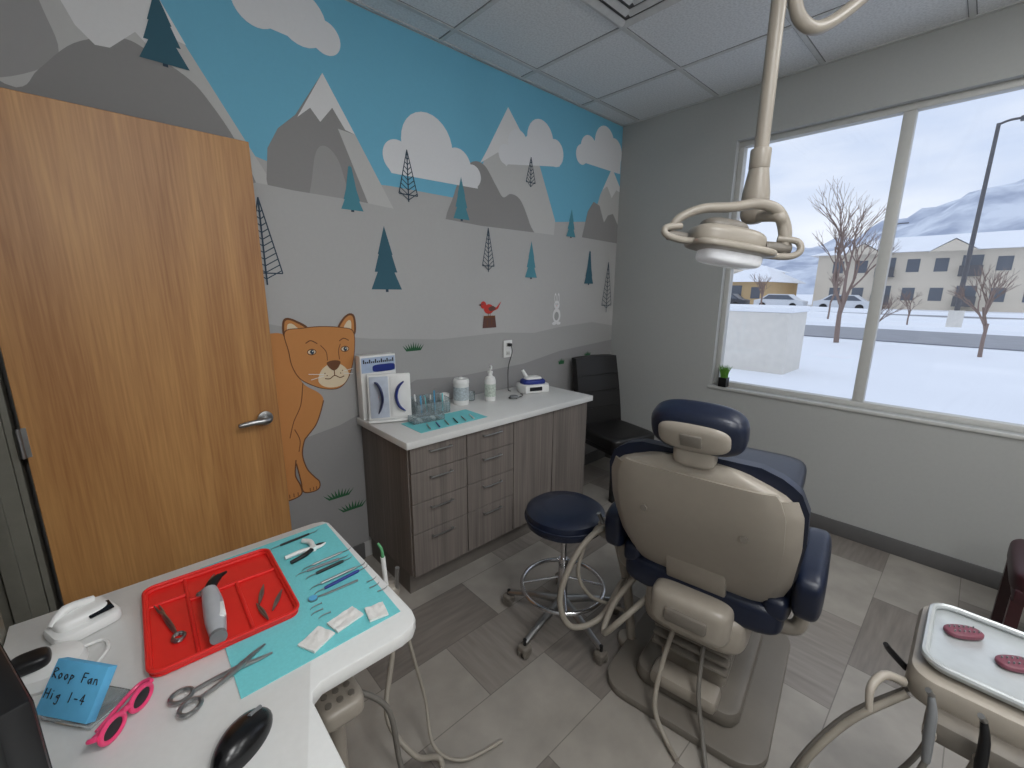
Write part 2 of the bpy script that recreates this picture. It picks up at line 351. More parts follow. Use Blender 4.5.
# hills
m.pl([(-.3,1.6),(.3,1.45),(.64,1.36),(.85,1.31),(1.03,1.285),(1.476,1.25),(1.967,1.262),(2.3,1.24),(2.595,1.27),(3.0,1.29),(3.299,1.248),(3.299,0.1),(-.3,.1)],H1,7)
m.pl([(-.3,.80),(.3,.82),(.621,.80),(.827,.835),(.95,.88),(1.1,.95),(1.3,1.02),(1.6,1.0),(2.2,1.02),(2.6,1.08),(3.299,1.12),(3.299,.1),(-.3,.1)],H2,8)
def tree_s(x,z0,z1,w,mt,tiers=3):
    hgt=z1-z0; th=hgt*.1
    m.pl([(x-.008,z0-.0),(x+.008,z0),(x+.008,z0+th),(x-.008,z0+th)],TL,10)
    zb=z0+th*.4
    for i in range(tiers):
        f=1-i*.26; zz=zb+(z1-zb)*i/(tiers+.6)
        zt=min(z1,zz+(z1-zb)*.527) if i<tiers-1 else z1
        m.pl([(x-w/2*f,zz),(x+w/2*f,zz),(x+w*.07,zt),(x-w*.07,zt)] if i<tiers-1 else [(x-w/2*f,zz),(x+w/2*f,zz),(x,z1)],mt,11)
def tree_l(x,z0,z1,w,n=9):
    t=.0055; zb=z0+(z1-z0)*.14
    m.line((x,z0),(x,z1),t*1.3,TL,11); m.line((x-w/2,zb),(x,z1),t,TL,11); m.line((x+w/2,zb),(x,z1),t,TL,11)
    m.line((x-w/2,zb),(x+w/2,zb),t,TL,11)
    for i in range(n):
        q=(i+.5)/n*.88; ww=w/2*(1-q); zz=zb+(z1-zb)*q
        m.line((x-ww,zz),(x,zz-.035*(1-q)-.005),t*.8,TL,11); m.line((x+ww,zz),(x,zz-.035*(1-q)-.005),t*.8,TL,11)
tree_s(.975,1.929,2.149,.115,T2,4); tree_l(1.296,2.019,2.282,.115); tree_s(1.653,1.958,2.207,.12,T2); tree_s(1.14,1.534,1.879,.18,T1)
tree_l(.55,1.564,1.94,.14,11); tree_l(1.862,1.664,1.938,.10); tree_s(2.258,1.628,1.889,.12,T2); tree_l(2.24,2.242,2.428,.09,7)
tree_s(2.684,1.944,2.153,.11,T2); tree_s(2.93,1.595,1.871,.12,T1,4); tree_l(3.194,1.368,1.79,.14,10); tree_s(.286,2.363,2.613,.15,T1)
# bird on stump, rabbit
m.disc((1.865,1.425),.042,REDM,10,.032); m.disc((1.818,1.452),.024,REDM,10); m.pl([(1.87,1.445),(1.93,1.435),(1.975,1.475),(1.945,1.425),(1.89,1.405)],REDM,10)
m.pl([(1.86,1.43),(1.90,1.445),(1.925,1.425),(1.88,1.41)],BRN,11,1); m.pl([(1.80,1.462),(1.775,1.452),(1.80,1.444)],BRN,11); m.disc((1.813,1.457),.004,TL,11)
m.line((1.86,1.40),(1.86,1.375),.005,PUD,10); m.line((1.875,1.40),(1.875,1.375),.005,PUD,10)
m.pl([(1.81,1.30),(1.93,1.30),(1.92,1.375),(1.82,1.375)],BRN,10); m.line((1.82,1.373),(1.92,1.373),.015,PUD,11); m.line((1.85,1.31),(1.85,1.355),.006,PUD,11); m.line((1.89,1.32),(1.89,1.36),.006,PUD,11)
for c,r,ry in (((2.545,1.36),.045,.055),((2.545,1.44),.032,.032),((2.527,1.49),.011,.04),((2.563,1.49),.011,.04),((2.52,1.30),.025,.012),((2.57,1.30),.025,.012)): m.disc(c,r,SN,10,ry)
for c in ((2.535,1.447),(2.556,1.447)): m.disc(c,.004,TL,11)
m.disc((2.545,1.355),.026,H1,11,.033); m.disc((2.527,1.49),.005,H1,11,.025); m.disc((2.563,1.49),.005,H1,11,.025); m.disc((2.545,1.434),.004,REDM,11)
def tuft(x,z,w,h):
    for i in range(9):
        q=i/8-.5; m.pl([(x+q*w*.7-.009,z),(x+q*w*.7+.009,z),(x+q*w*1.3,z+h*(1-abs(q)*.7))],DGRN,12)
tuft(1.288,1.195,.11,.055); tuft(.79,.425,.13,.055); tuft(.86,.33,.13,.055); tuft(2.956,1.0,.07,.05); tuft(2.62,.97,.06,.05)
# puma
body=[(.36,1.33),(.50,1.34),(.60,1.33),(.625,1.20),(.66,1.09),(.73,1.03),(.752,.985),(.73,.92),(.702,.861),(.66,.815),(.640,.79),(.625,.72),(.64,.64),(.672,.585),(.695,.55),(.69,.515),(.655,.505),(.612,.52),(.605,.58),(.592,.68),(.582,.62),(.60,.56),(.602,.512),(.56,.495),(.522,.505),(.512,.58),(.512,.69),(.48,.78),(.36,.80)]
m.pl(body,PU,13,1)
m.curve([(.752,.985),(.73,.92),(.702,.861),(.66,.815),(.640,.79),(.625,.72),(.64,.64),(.672,.585),(.695,.55),(.69,.515),(.655,.505),(.612,.52),(.605,.58),(.592,.68)],.006,PUD,14)
m.curve([(.592,.70),(.582,.62),(.60,.56),(.602,.512),(.56,.495),(.522,.505),(.512,.58),(.512,.69)],.006,PUD,14)
m.curve([(.66,1.09),(.64,.98),(.60,.90),(.575,.82)],.004,PUD,14); m.curve([(.60,.86),(.62,.80),(.61,.74)],.004,PUD,14)
for x in (.545,.565,.585): m.line((x,.505),(x,.525),.004,PUD,14)
for x in (.645,.662,.677): m.line((x,.512),(x,.53),.004,PUD,14)
head=[(.603,1.345),(.612,1.25),(.620,1.18),(.65,1.115),(.71,1.07),(.77,1.045),(.83,1.040),(.875,1.07),(.91,1.14),(.932,1.24),(.930,1.33),(.87,1.352),(.77,1.362),(.68,1.358)]
for e in ([(.597,1.32),(.594,1.385),(.612,1.412),(.655,1.40),(.71,1.355),(.65,1.29)],[(.85,1.34),(.88,1.398),(.92,1.425),(.948,1.405),(.945,1.32),(.90,1.30)]): m.pl(e,PUD,14,1)
for e in ([(.605,1.325),(.603,1.382),(.617,1.402),(.652,1.39),(.70,1.35),(.65,1.30)],[(.86,1.34),(.887,1.39),(.919,1.414),(.938,1.398),(.935,1.32),(.90,1.31)]): m.pl(e,PU,15,1)
for e in ([(.617,1.345),(.617,1.38),(.64,1.382),(.665,1.35)],[(.885,1.35),(.905,1.385),(.924,1.385),(.92,1.34)]): m.pl(e,PUL,16,1)
c0=V((.77,1.21)); m.pl([c0+(V(p)-c0)*1.025 for p in head],PUD,16,1); m.pl(head,PU,17,1)
m.pl([(.735,1.10),(.76,1.15),(.815,1.175),(.865,1.155),(.893,1.11),(.87,1.065),(.83,1.047),(.78,1.05),(.745,1.07)],PUL,18,1)
m.pl([(.783,1.178),(.818,1.188),(.853,1.178),(.84,1.148),(.818,1.135),(.797,1.148)],PUD,19,1)
m.line((.818,1.14),(.818,1.108),.005,PUD,19); m.curve([(.768,1.098),(.792,1.094),(.818,1.108),(.845,1.094),(.868,1.10)],.005,PUD,19)
m.curve([(.76,1.27),(.785,1.235),(.788,1.19)],.004,PUD,18); m.curve([(.86,1.27),(.848,1.235),(.85,1.19)],.004,PUD,18)
for (x,z) in ((.715,1.24),(.882,1.242)):
    m.disc((x,z),.022,PUD,18,.016); m.disc((x,z),.018,PUL,19,.011); m.disc((x+.002,z),.010,TL,20,.011); m.disc((x+.005,z+.003),.003,SN,21)
for (x,z) in ((.77,1.125),(.78,1.112),(.86,1.13),(.85,1.117)): m.disc((x,z),.003,PUD,19)
for (a,c) in (((.765,1.12),(.69,1.13)),((.765,1.112),(.70,1.10)),((.865,1.125),(.92,1.135)),((.865,1.115),(.915,1.105))): m.line(a,c,.003,SN,20)
m.curve([(.69,1.285),(.715,1.297),(.745,1.28)],.005,PUD,18); m.curve([(.855,1.285),(.88,1.298),(.905,1.285)],.005,PUD,18)
m.done()
# ---------------------------------------------------------------- door
b=B('door_1',T=Tr(XL+.035,2.075,0)@Rz(3.6))
b.b2((0,-.02,.012),(.77,.022,2.12),OAK,.002,1)
for z in (.25,1.05,1.9): b.cyl((-.008,-.024,z-.05),(-.008,-.024,z+.05),.008,STEEL,seg=12); b.b2((-.006,-.022,z-.05),(.012,-.0195,z+.05),STEEL)
HZ=.985
b.cyl((.71,-.021,HZ),(.71,-.032,HZ),.032,STEEL,b=.004); b.cyl((.71,-.03,HZ),(.71,-.075,HZ),.011,STEEL)
b.tube([(.71,-.07,HZ),(.69,-.076,HZ),(.65,-.074,HZ+.001),(.61,-.068,HZ-.003),(.595,-.066,HZ-.005)],[.013,.012,.010,.009,.006],STEEL,flat=1.2)
b.b2((.769,-.012,.94),(.772,.012,1.03),STEEL)
b.done()
# ---------------------------------------------------------------- cabinet
CX0,CX1,CYF,CTZ=.94,2.29,1.72,.86; CB=YM-.0075
b=B('base_cabinet')
b.b2((CX0,CYF+.02,.13),(CX1,CB,.825),LAM,.002,1); b.b2((CX0+.01,CYF+.07,0),(CX1-.01,CB-.01,.13),LAMD)
b.box(((CX0+CX1)/2,(1.695+CB)/2,.843),(CX1-CX0+.05,CB-1.695,.036),WHITEP,.004)
cols=[(.945,1.272),(1.278,1.607)]
rows=[(.69,.822),(.53,.686),(.37,.526),(.135,.366)]
for (x0,x1) in cols:
    for (z0,z1) in rows:
        b.b2((x0,CYF,z0),(x1,CYF+.019,z1),LAM,.0015,1); xc=(x0+x1)/2; zz=z1-.035
        b.tube([(xc-.06,CYF,zz),(xc-.06,CYF-.014,zz),(xc-.055,CYF-.018,zz),(xc+.055,CYF-.018,zz),(xc+.06,CYF-.014,zz),(xc+.06,CYF,zz)],.004,STEEL,n=3,seg=8)
for (x0,x1,hx) in ((1.613,1.945,1.90),(1.951,2.285,1.99)):
    b.b2((x0,CYF,.135),(x1,CYF+.019,.822),LAM,.0015,1)
b.done()
Z=CTZ+.0015
b=B('toothbrush_display_box',T=Tr(1.02,2.185,Z))
b.b2((-.10,-.03,0),(.10,.03,.345),WHITE,.003); b.b2((-.095,-.0315,.255),(.095,-.0305,.335),mat('print_blue_grey',(170,186,210),.5))
for i in range(16): 
    x=-.085+i*.011; b.b2((x,-.0325,.305),(x+.007,-.0316,.305+.010+.010*((i*7)%3==0)),INK)
b.pil((0.03,-.032,.275),(.13,.004,.04),BLUE)
b.done()
b=B('whitening_kit_display',T=Tr(1.035,2.075,Z)@Rz(-24)@Rx(-4))
b.b2((-.11,-.015,.002),(.11,.012,.25),WHITE,.004); b.b2((-.115,-.055,0.001),(.115,-.015,.012),WHITE,.003)
b.b2((-.10,-.022,.02),(-.005,-.015,.24),mat('print_lightgrey',(186,194,208),.5),.002); b.b2((.005,-.022,.02),(.10,-.015,.24),WHITE,.002)
b.tube([(-.075,-.028,.21),(-.062,-.028,.205),(-.045,-.028,.17),(-.038,-.028,.12),(-.048,-.028,.075),(-.06,-.028,.045)],[.014,.034,.044,.044,.034,.012],mat('dark_blue_print',(26,38,92),.4),seg=12,flat=.18)
b.tube([(.075,-.026,.21),(.045,-.026,.18),(.032,-.026,.13),(.045,-.026,.08),(.077,-.026,.05)],[.012,.032,.036,.032,.012],BLUE,seg=12,flat=.25)
b.done()
b=B('dental_bib_mat'); b.box((1.25,1.875,Z+.001),(.42,.20,.002),TEAL); b.done()
b=B('acrylic_organizer',T=Tr(1.27,2.055,Z)@Rz(-8))
for (x0,x1,y0,y1,hh) in ((-.10,.10,-.05,-.046,.07),(-.10,.10,.046,.05,.10),(-.10,-.096,-.05,.05,.085),(.096,.10,-.05,.05,.085),(-.002,.002,-.05,.05,.08),(-.10,.10,-.05,.05,.004)): b.b2((x0,y0,0),(x1,y1,hh),CLEAR)
for i in range(9):
    x=-.085+i*.021; y=random.uniform(-.03,.03); cc=[WHITE,LBLUE,STEEL,TEAL][i%4]
    b.cyl((x,y,.008),(x+random.uniform(-.01,.01),y+.01,.10+random.uniform(0,.03)),.004,cc,seg=8)
b.done()
b=B('clear_tray_box',T=Tr(1.17,1.935,Z+.003)@Rz(-5)); 
for (a,c) in (((-.09,-.035,0),(.09,.035,.002)),((-.09,-.035,0),(-.087,.035,.035)),((.087,-.035,0),(.09,.035,.035)),((-.09,-.035,0),(.09,-.032,.035)),((-.09,.032,0),(.09,.035,.035))): b.b2(a,c,CLEAR)
for i in range(6): b.b2((-.075+i*.026,-.02,.003),(-.06+i*.026,.02,.015),[STEEL,WHITE,GUNM][i%3],.001)
b.done()
for i in range(6):
    b=B('dental_instrument'); x=1.10+i*.055
    p0=V((x,1.785,Z+.007)); d=V((.35,1,0)).normalized(); hd=[STEEL,BLUE,STEEL,BLACK,STEEL,WHITE][i]
    b.tube([p0,p0+d*.03,p0+d*.075],.0035,hd,seg=8); b.tube([p0+d*.075,p0+d*.09,p0+d*.10+V((.006,0,.0))],[.002,.0012,.0008],STEEL,seg=6); b.done()
b=B('wipes_canister'); b.lathe([(0,0),(.045,0),(.047,.004),(.047,.13),(.049,.132),(.049,.15),(.044,.158),(.012,.16),(.010,.168),(0,.168)],(1.52,2.10,Z),WHITE)
b.lathe([(.0474,.03),(.0476,.03),(.0476,.11),(.0474,.11)],(1.52,2.10,Z),mat('label_print',(175,185,190),.5,var=.3,scale=90)); b.done()
b=B('pump_bottle'); b.lathe([(0,0),(.033,0),(.035,.005),(.035,.13),(.030,.15),(.014,.16),(.014,.175),(.016,.175),(.016,.19),(.005,.192),(.005,.22),(0,.22)],(1.71,2.05,Z),WHITE)
b.tube([(1.71,2.05,Z+.218),(1.70,2.03,Z+.223),(1.685,2.01,Z+.22),(1.68,2.0,Z+.21)],[.008,.008,.006,.004],WHITE); b.lathe([(.0353,.03),(.0357,.03),(.0357,.11),(.0353,.11)],(1.71,2.05,Z),mat('label_print2',(190,200,190),.5,var=.3,scale=80)); b.done()
b=B('glass_jar'); b.lathe([(0,0),(.03,0),(.031,.05),(.028,.055),(.026,.05),(.026,.004),(0,.004)],(1.62,2.14,Z),CLEAR); b.cyl((1.62,2.14,Z+.006),(1.62,2.14,Z+.035),.024,WHITE); b.done()
b=B('paper_cup'); b.lathe([(0,0),(.022,0),(.030,.07),(.028,.07),(.021,.004),(0,.004)],(1.43,2.15,Z),WHITE); b.done()
b=B('curing_light_base',T=Tr(2.10,2.05,Z)@Rz(-20)@Matrix.Scale(1.15,4))
b.prism([(-.075,-.06),(.075,-.06),(.095,-.02),(.085,.06),(-.085,.06),(-.095,-.02)],0,.05,WHITE,.008); b.pil((0,.01,.055),(.15,.10,.05),BLUE,(.6,.6,.6)); b.pil((0,.01,.068),(.11,.07,.05),WHITE,(.6,.6,.6))
b.b2((-.05,-.062,.015),(.03,-.0595,.038),SCREEN); b.cyl((-.03,.03,.08),(-.05,.05,.125),.012,WHITE,r1=.009); b.done()
b=B('scaler_cable'); b.tube([(1.97,2.04,Z+.004),(1.95,2.0,Z+.004),(1.90,1.98,Z+.004),(1.86,2.02,Z+.004),(1.83,2.0,Z+.004),(1.86,1.96,Z+.004)],.003,BLACK,seg=6); b.cyl((1.86,1.99,Z),(1.86,1.99,Z+.018),.028,GUNM,b=.004); b.done()
b=B('wall_outlet'); b.b2((1.99,YM-.014,1.085),(2.07,YM-.0075,1.205),WHITE,.003)
OF=mat('outlet_face',(205,205,200),.4)
for z in (1.115,1.175): b.box((2.03,YM-.0155,z),(.034,.003,.028),OF,.001); b.box((2.024,YM-.0175,z),(.003,.001,.009),BLACK); b.box((2.036,YM-.0175,z),(.003,.001,.009),BLACK)
b.box((2.03,YM-.031,1.175),(.025,.028,.022),BLACK,.004); b.tube([(2.03,YM-.045,1.175),(2.03,YM-.055,1.12),(2.01,YM-.04,1.02),(1.99,YM-.06,.90),(1.975,YM-.08,Z+.006),(1.96,YM-.12,Z+.008)],.003,BLACK,seg=6); b.done()
# ---------------------------------------------------------------- black side chair
def sidechair(T,m1,legm):
    b=B('side_chair',T=T); w=.44
    b.pil((0,-.02,.44),(w,.46,.11),m1,(.3,.3,.4)); b.box((0,-.02,.39),(w-.02,.43,.06),m1,.01)
    def fa(u,v): 
        y=.20+.10*v**1.5; x=(u-.5)*w*(1-.05*v); return V((x,y-.012*math.cos((u-.5)*3),.40+v*.62+.012*(1-(2*u-1)**2)*(v>.95)))
    b.slab(lambda u,v:fa(u,v)+V((0,-.035,0)),lambda u,v:fa(u,v)+V((0,.025,0)),12,14,m1)
    for z in (.62,.75,.88):
        yy=.20+.10*((z-.4)/.62)**1.5-.048; b.tube([(-w*.45,yy+.0,z),(0,yy-.002,z),(w*.45,yy,z)],.003,m1,seg=6)
    for sx in (-1,1):
        for y in (-.22,.19):
            b.prism([(-.018,-.018),(.018,-.018),(.018,.018),(-.018,.018)],0,.37,legm,M=Tr(sx*(w/2-.03),y,0))
    return b.done()
sidechair(Tr(2.82,1.84,0)@Rz(-14),BLKL,BLACK)
# ---------------------------------------------------------------- potted plant on sill
b=B('potted_grass'); b.prism([(-.028,-.028),(.028,-.028),(.028,.028),(-.028,.028)],0,.07,BLACK,.003,M=Tr(XW+.017,1.245,WZ0+.0005))
random.seed(3)
for i in range(110):
    x=XW+.017+random.uniform(-.022,.022); y=1.245+random.uniform(-.022,.022); a=random.uniform(0,6.28); l=random.uniform(.06,.10); k=random.uniform(.1,.5)*l
    dx=math.cos(a)*k*.4; dy=math.sin(a)*k
    b.tube([(x,y,WZ0+.065),(x+dx*.4,y+dy*.4,WZ0+.065+l*.6),(x+dx,y+dy,WZ0+.065+l)],[.0026,.002,.0005],GRN,seg=4,n=2)
b.done()
# ---------------------------------------------------------------- operator stool
SX,SY=1.39,1.14
b=B('operator_stool',T=Tr(SX,SY,0))
b.lathe([(0,.51),(.15,.51),(.175,.525),(.18,.555),(.175,.585),(.15,.602),(.08,.607),(0,.607)],(0,0,0),NAVY,seg=40)
b.lathe([(.181,.548),(.184,.55),(.184,.56),(.181,.562)],(0,0,0),NAVY,seg=40)
b.lathe([(0,.495),(.13,.495),(.14,.51),(0,.51)],(0,0,0),BLACK); b.cyl((0,0,.30),(0,0,.50),.014,CHROME); b.cyl((0,0,.09),(0,0,.34),.025,CHROME,r1=.022)
b.tube([(0,0,.48),(.08,-.06,.475),(.17,-.12,.47)],.006,CHROME); b.pil((.18,-.127,.47),(.05,.02,.012),BLACK)
ring=[(.19*math.cos(2*math.pi*k/24),.19*math.sin(2*math.pi*k/24),.20) for k in range(24)]; b.tube(ring,.010,CHROME,closed=True,n=2)
for k in range(4):
    a=rad(45+90*k); b.tube([(.02*math.cos(a),.02*math.sin(a),.24),(.19*math.cos(a),.19*math.sin(a),.20)],.006,CHROME)
for k in range(5):
    a=rad(114+72*k); c,s_=math.cos(a),math.sin(a)
    b.tube([(.02*c,.02*s_,.12),(.12*c,.12*s_,.105),(.24*c,.24*s_,.078),(.275*c,.275*s_,.07)],[.022,.018,.013,.012],STEEL,flat=.9)
    b.cyl((.275*c,.275*s_,.04),(.275*c,.275*s_,.085),.008,BLACK,seg=12)
    px,py=-s_,c
    for o in (-.014,.014): b.cyl((.275*c+px*(o-.007),.275*s_+py*(o-.007),.026),(.275*c+px*(o+.007),.275*s_+py*(o+.007),.026),.026,BEIGED,seg=20,b=.004)
    b.pil((.275*c,.275*s_,.042),(.05,.05,.035),BEIGED)
b.done()
# ---------------------------------------------------------------- dental chair
b=B('dental_chair',T=Tr(1.30,.525,0)@Rz(9))
hw=[(.0,.17),(.04,.215),(.12,.25),(.3,.275),(.6,.288),(.8,.283),(.9,.262),(.96,.225),(1.0,.165)]
def interp(t,tab):
    for (a,x),(c,y) in zip(tab,tab[1:]):
        if t<=c: q=(t-a)/(c-a); return x+(y-x)*q
    return tab[-1][1]
Z0,Z1=.50,1.06
def bx(v): return .14-.25*v-.04*math.sin(v*math.pi)
def sh(u,v,off=0):
    c=2*u-1; wv=interp(v,hw); e=abs(c)
    z=Z0+(Z1-Z0)*v-.02*e**3*(v>.9)
    return V((bx(v)+.045*e**7+.03*max(0,(v-.9)/.1)**2+off,c*wv,z))
b.slab(lambda u,v:sh(u,v),lambda u,v:sh(u,v,.035),28,36,BEIGE)
def cu(u,v,off):
    c=2*u-1; wv=interp(v,hw)*1.03; th=.05*(1-abs(c)**4)*(1-abs(2*v-1)**6)
    z=Z0+.03+(Z1-Z0-.015)*v
    return V((bx(v)+.05+off*(.035+th),c*wv,z))
b.slab(lambda u,v:cu(u,v,-.15),lambda u,v:cu(u,v,1),24,30,NAVY)
def pan(u,v,off): 
    c=(2*u-1)*.86; vv=.10+.82*v; w_=interp(vv,hw)
    return V((bx(vv)+.045*abs(c)**7-off,c*w_,Z0+(Z1-Z0)*vv))
b.slab(lambda u,v:pan(u,v,.006),lambda u,v:pan(u,v,-.004),20,24,BEIGE)
for (y,v) in ((.15,.62),(-.15,.62)): b.cyl((bx(v)-.014,y,Z0+(Z1-Z0)*v),(bx(v)+.01,y,Z0+(Z1-Z0)*v),.011,BEIGED,seg=16)
b.box((bx(.16)-.012,0,Z0+.10),(.02,.20,.14),BEIGE,.008,R=Ry(-20)) 
b.pil((.10,0,.45),(.20,.27,.15),BEIGE,(.4,.4,.4)); b.pil((.22,0,.40),(.34,.36,.16),BEIGE,(.4,.4,.4)); b.box((.00,0,.45),(.03,.14,.05),BEIGED,.01)
b.pil((.16,0,.50),(.16,.54,.12),NAVY,(.4,.35,.5))
# headrest with glide bar
b.box((-.085,0,1.09),(.012,.07,.18),STEEL,.003,R=Ry(-12)); b.pil((-.09,0,1.085),(.06,.12,.08),BEIGE,(.5,.5,.5))
b.pil((-.09,0,1.165),(.11,.265,.145),NAVY,(.6,.7,.6),R=Ry(-20)); b.pil((-.125,0,1.150),(.06,.20,.095),BEIGE,(.6,.7,.6),R=Ry(-20)); b.box((-.152,0,1.14),(.012,.06,.04),BEIGED,.005,R=Ry(-20))
# seat + leg rest
b.pil((.42,0,.52),(.66,.52,.13),NAVY,(.35,.35,.45)); b.box((.42,0,.445),(.60,.44,.05),BEIGE,.02)
for s_ in (-1,1): b.pil((.30,s_*.24,.555),(.42,.09,.10),NAVY,(.4,.5,.5))
b.pil((1.0,0,.60),(.75,.46,.11),NAVY,(.3,.4,.45),R=Ry(-4)); b.box((1.0,0,.545),(.66,.40,.03),BEIGE,.01,R=Ry(-4))
# armrests
for s_ in (-1,1):
    b.tube([(.18,s_*.22,.45),(.19,s_*.30,.46),(.20,s_*.315,.54),(.22,s_*.315,.62)],[.025,.025,.022,.02],BEIGE)
    b.pil((.24,s_*.318,.65),(.34,.085,.17),NAVY,(.4,.5,.45),R=Ry(-8))
# lift column and base
b.prism([(.18,.07),(.55,.07),(.50,.42),(.12,.42)],-.12,.12,BEIGE,.02,M=Rx(90)); b.box((.33,0,.20),(.30,.20,.22),BEIGED,.02)
for i in range(5): b.box((.30,0,.22+i*.035),(.40-.01*i,.27,.016),BEIGED,.007)
b.prism(rr(-.02,.76,-.29,.29,.10),.0,.035,BEIGED,.008)
b.prism(rr(.07,.63,-.19,.19,.06),.034,.10,BEIGED,.02)
b.box((.10,0,.105),(.10,.24,.06),BEIGE,.02)
# hoses
b.tube([(.12,.16,.40),(.02,.24,.30),(.02,.30,.22),(.10,.30,.30),(.16,.24,.42)],.012,HOSE); b.tube([(.10,.05,.36),(.03,.07,.20),(-.04,.06,.08),(-.08,.0,.02),(-.12,-.05,.016)],.009,HOSE)
b.tube([(.16,-.04,.36),(.04,-.06,.18),(-.02,-.10,.06),(-.08,-.13,.018),(-.12,-.15,.018)],.008,HOSEG)
b.done()
b=B('foot_control'); b.lathe([(0,0),(.075,0),(.08,.01),(.075,.025),(.04,.034),(0,.036)],(1.04,.36,.0),STEEL); b.pil((1.04,.36,.04),(.07,.07,.02),GUNM); b.done()
# suction hoses loop by the stool (assistant arm)
b=B('assistant_suction_arm')
b.tube([(1.52,.84,.03),(1.50,.87,.30),(1.46,.90,.50)],.02,BEIGE); b.pil((1.44,.90,.56),(.10,.18,.07),BEIGE,(.5,.5,.5))
b.cyl((1.52,.85,0),(1.52,.85,.03),.05,BEIGE,b=.008)
b.tube([(1.42,.88,.58),(1.34,.92,.60),(1.24,.96,.50),(1.17,.97,.34),(1.20,.93,.22),(1.33,.88,.22),(1.44,.86,.34),(1.49,.87,.30)],.012,HOSE)
b.tube([(1.42,.94,.58),(1.36,.97,.56),(1.28,.97,.42),(1.32,.94,.30),(1.42,.90,.22),(1.50,.87,.16)],.008,HOSE)
b.cyl((1.42,.87,.56),(1.38,.90,.66),.011,WHITE); b.cyl((1.42,.94,.56),(1.39,.96,.64),.009,STEEL)
b.done()
# ---------------------------------------------------------------- dental light
b=B('dental_light'); PX,PY=1.58,.56
b.cyl((PX,PY,1.96),(PX,PY,CZ-.001),.021,BEIGE); b.cyl((PX,PY,CZ-.04),(PX,PY,CZ-.001),.09,BEIGE,r1=.10,b=.008)
b.cyl((PX,PY,1.93),(PX,PY,1.99),.030,BEIGE,b=.004); b.lathe([(0,1.80),(.030,1.80),(.042,1.82),(.040,1.86),(.029,1.93),(0,1.94)],(PX,PY,0),BEIGE)
b.tube([(PX+.01,PY-.01,2.62),(PX+.03,PY-.03,2.40),(PX+.07,PY-.06,2.33),(PX+.15,PY-.10,2.35),(PX+.30,PY-.18,2.48),(PX+.50,PY-.28,2.66),(PX+.62,PY-.33,CZ-.002)],.019,BEIGE,n=8)
u=V((.735,-.678,0)); fw=V((.678,.735,0)); H=V((1.43,.57,1.69))
def L(a,f_,z): return H+u*a+fw*f_+V((0,0,z))
RH=Matrix((u,fw,V((0,0,1)))).transposed().to_4x4()
j=V((PX,PY,1.80)); b.pil(j,(.075,.075,.07),BEIGE,(.8,.8,.8))
b.tube([j+V((0,0,-.01)),L(.14,0,.085),L(.16,0,.06),L(.175,0,.0)],[.020,.017,.015,.015],BEIGE)
b.tube([L(-.185,0,.035),L(-.16,.0,.075),L(-.09,0,.105),L(0,0,.11),L(.08,0,.12),L(.14,0,.10),L(.175,0,.04),L(.17,0,-.03)],[.010,.013,.014,.015,.016,.017,.015,.013],BEIGE,n=8)
b.pil(L(-.01,0,.015),(.22,.15,.075),BEIGE,(.6,.6,.65),R=RH@Ry(9)); b.pil(L(-.02,0,.045),(.14,.10,.06),BEIGED,(.7,.7,.7),R=RH@Ry(9))
b.pil(L(.0,-.01,-.012),(.25,.17,.03),BEIGE,(.5,.5,.6),R=RH@Ry(9))
b.pil(L(.0,-.01,-.040),(.18,.12,.05),mat('light_lens',(225,226,230),.12,emit=.12),(.5,.5,.6),R=RH@Ry(9))
b.tube([L(-.10,-.02,.01),L(-.16,-.03,.012),L(-.205,-.03,.028),L(-.20,-.02,.048),L(-.15,0,.055)],.010,BEIGE)
b.tube([L(.10,-.02,-.03),L(.17,-.03,-.035),L(.205,-.03,-.02),L(.20,-.02,.01),L(.15,0,.02)],.010,BEIGE)
b.cyl(L(.11,0,-.005),L(.19,0,-.01),.018,BEIGED,b=.003); b.cyl(L(-.13,0,.02),L(-.19,0,.03),.015,BEIGED,b=.003)
b.done()
# ---------------------------------------------------------------- delivery unit
b=B('dental_delivery_unit')
b.prism(rr(1.13,1.46,-.56,-.01,.05),.705,.775,BEIGE,.018)
b.box((1.115,-.28,.70),(.06,.46,.05),BEIGED,.012)
for i,y in enumerate((-.06,-.13,-.20,-.27,-.34)):
    x=1.075; b.tube([(x+.03,y,.69),(x-.005,y,.70)],.011,BEIGE,seg=12)
    m1=[GUNM,BLACK,STEEL,GUNM,BLACK][i]
    b.tube([(x-.0,y+.01,.785),(x-.005,y+.003,.75),(x-.012,y,.70),(x-.016,y-.004,.65)],[.005,.008,.009,.007],m1)
    b.tube([(x,y+.01,.785),(x-.012,y+.016,.80)],[.006,.005],STEEL)
    b.tube([(x-.016,y-.004,.65),(x-.03,y+.02,.54),(x-.05+.03*(i%2),y+.08,.42),(x-.02,y+.10,.37),(x+.06,y+.06,.42),(x+.12,y,.55),(x+.16,y-.02,.70)],.0055,HOSE if i%2 else HOSEG,n=7)
b.tube([(1.15,-.01,.73),(1.12,.02,.745),(1.08,.035,.73),(1.06,.03,.69)],[.010,.009,.008,.006],BEIGE); b.tube([(1.20,-.01,.73),(1.19,.02,.76),(1.17,.03,.785)],[.007,.007,.005],BLACK)
b.cyl((1.30,-.32,.05),(1.30,-.32,.70),.035,BEIGE); b.prism(rr(1.10,1.50,-.54,-.10,.08),.02,.06,BEIGED,.01)
b.cyl((1.30,-.32,0.0),(1.30,-.32,.03),.12,BLACK)
b.tube([(1.16,-.02,.70),(1.10,.06,.60),(1.05,.12,.46),(1.08,.14,.30),(1.18,.12,.16),(1.26,.04,.06),(1.28,-.08,.045)],.008,HOSE)
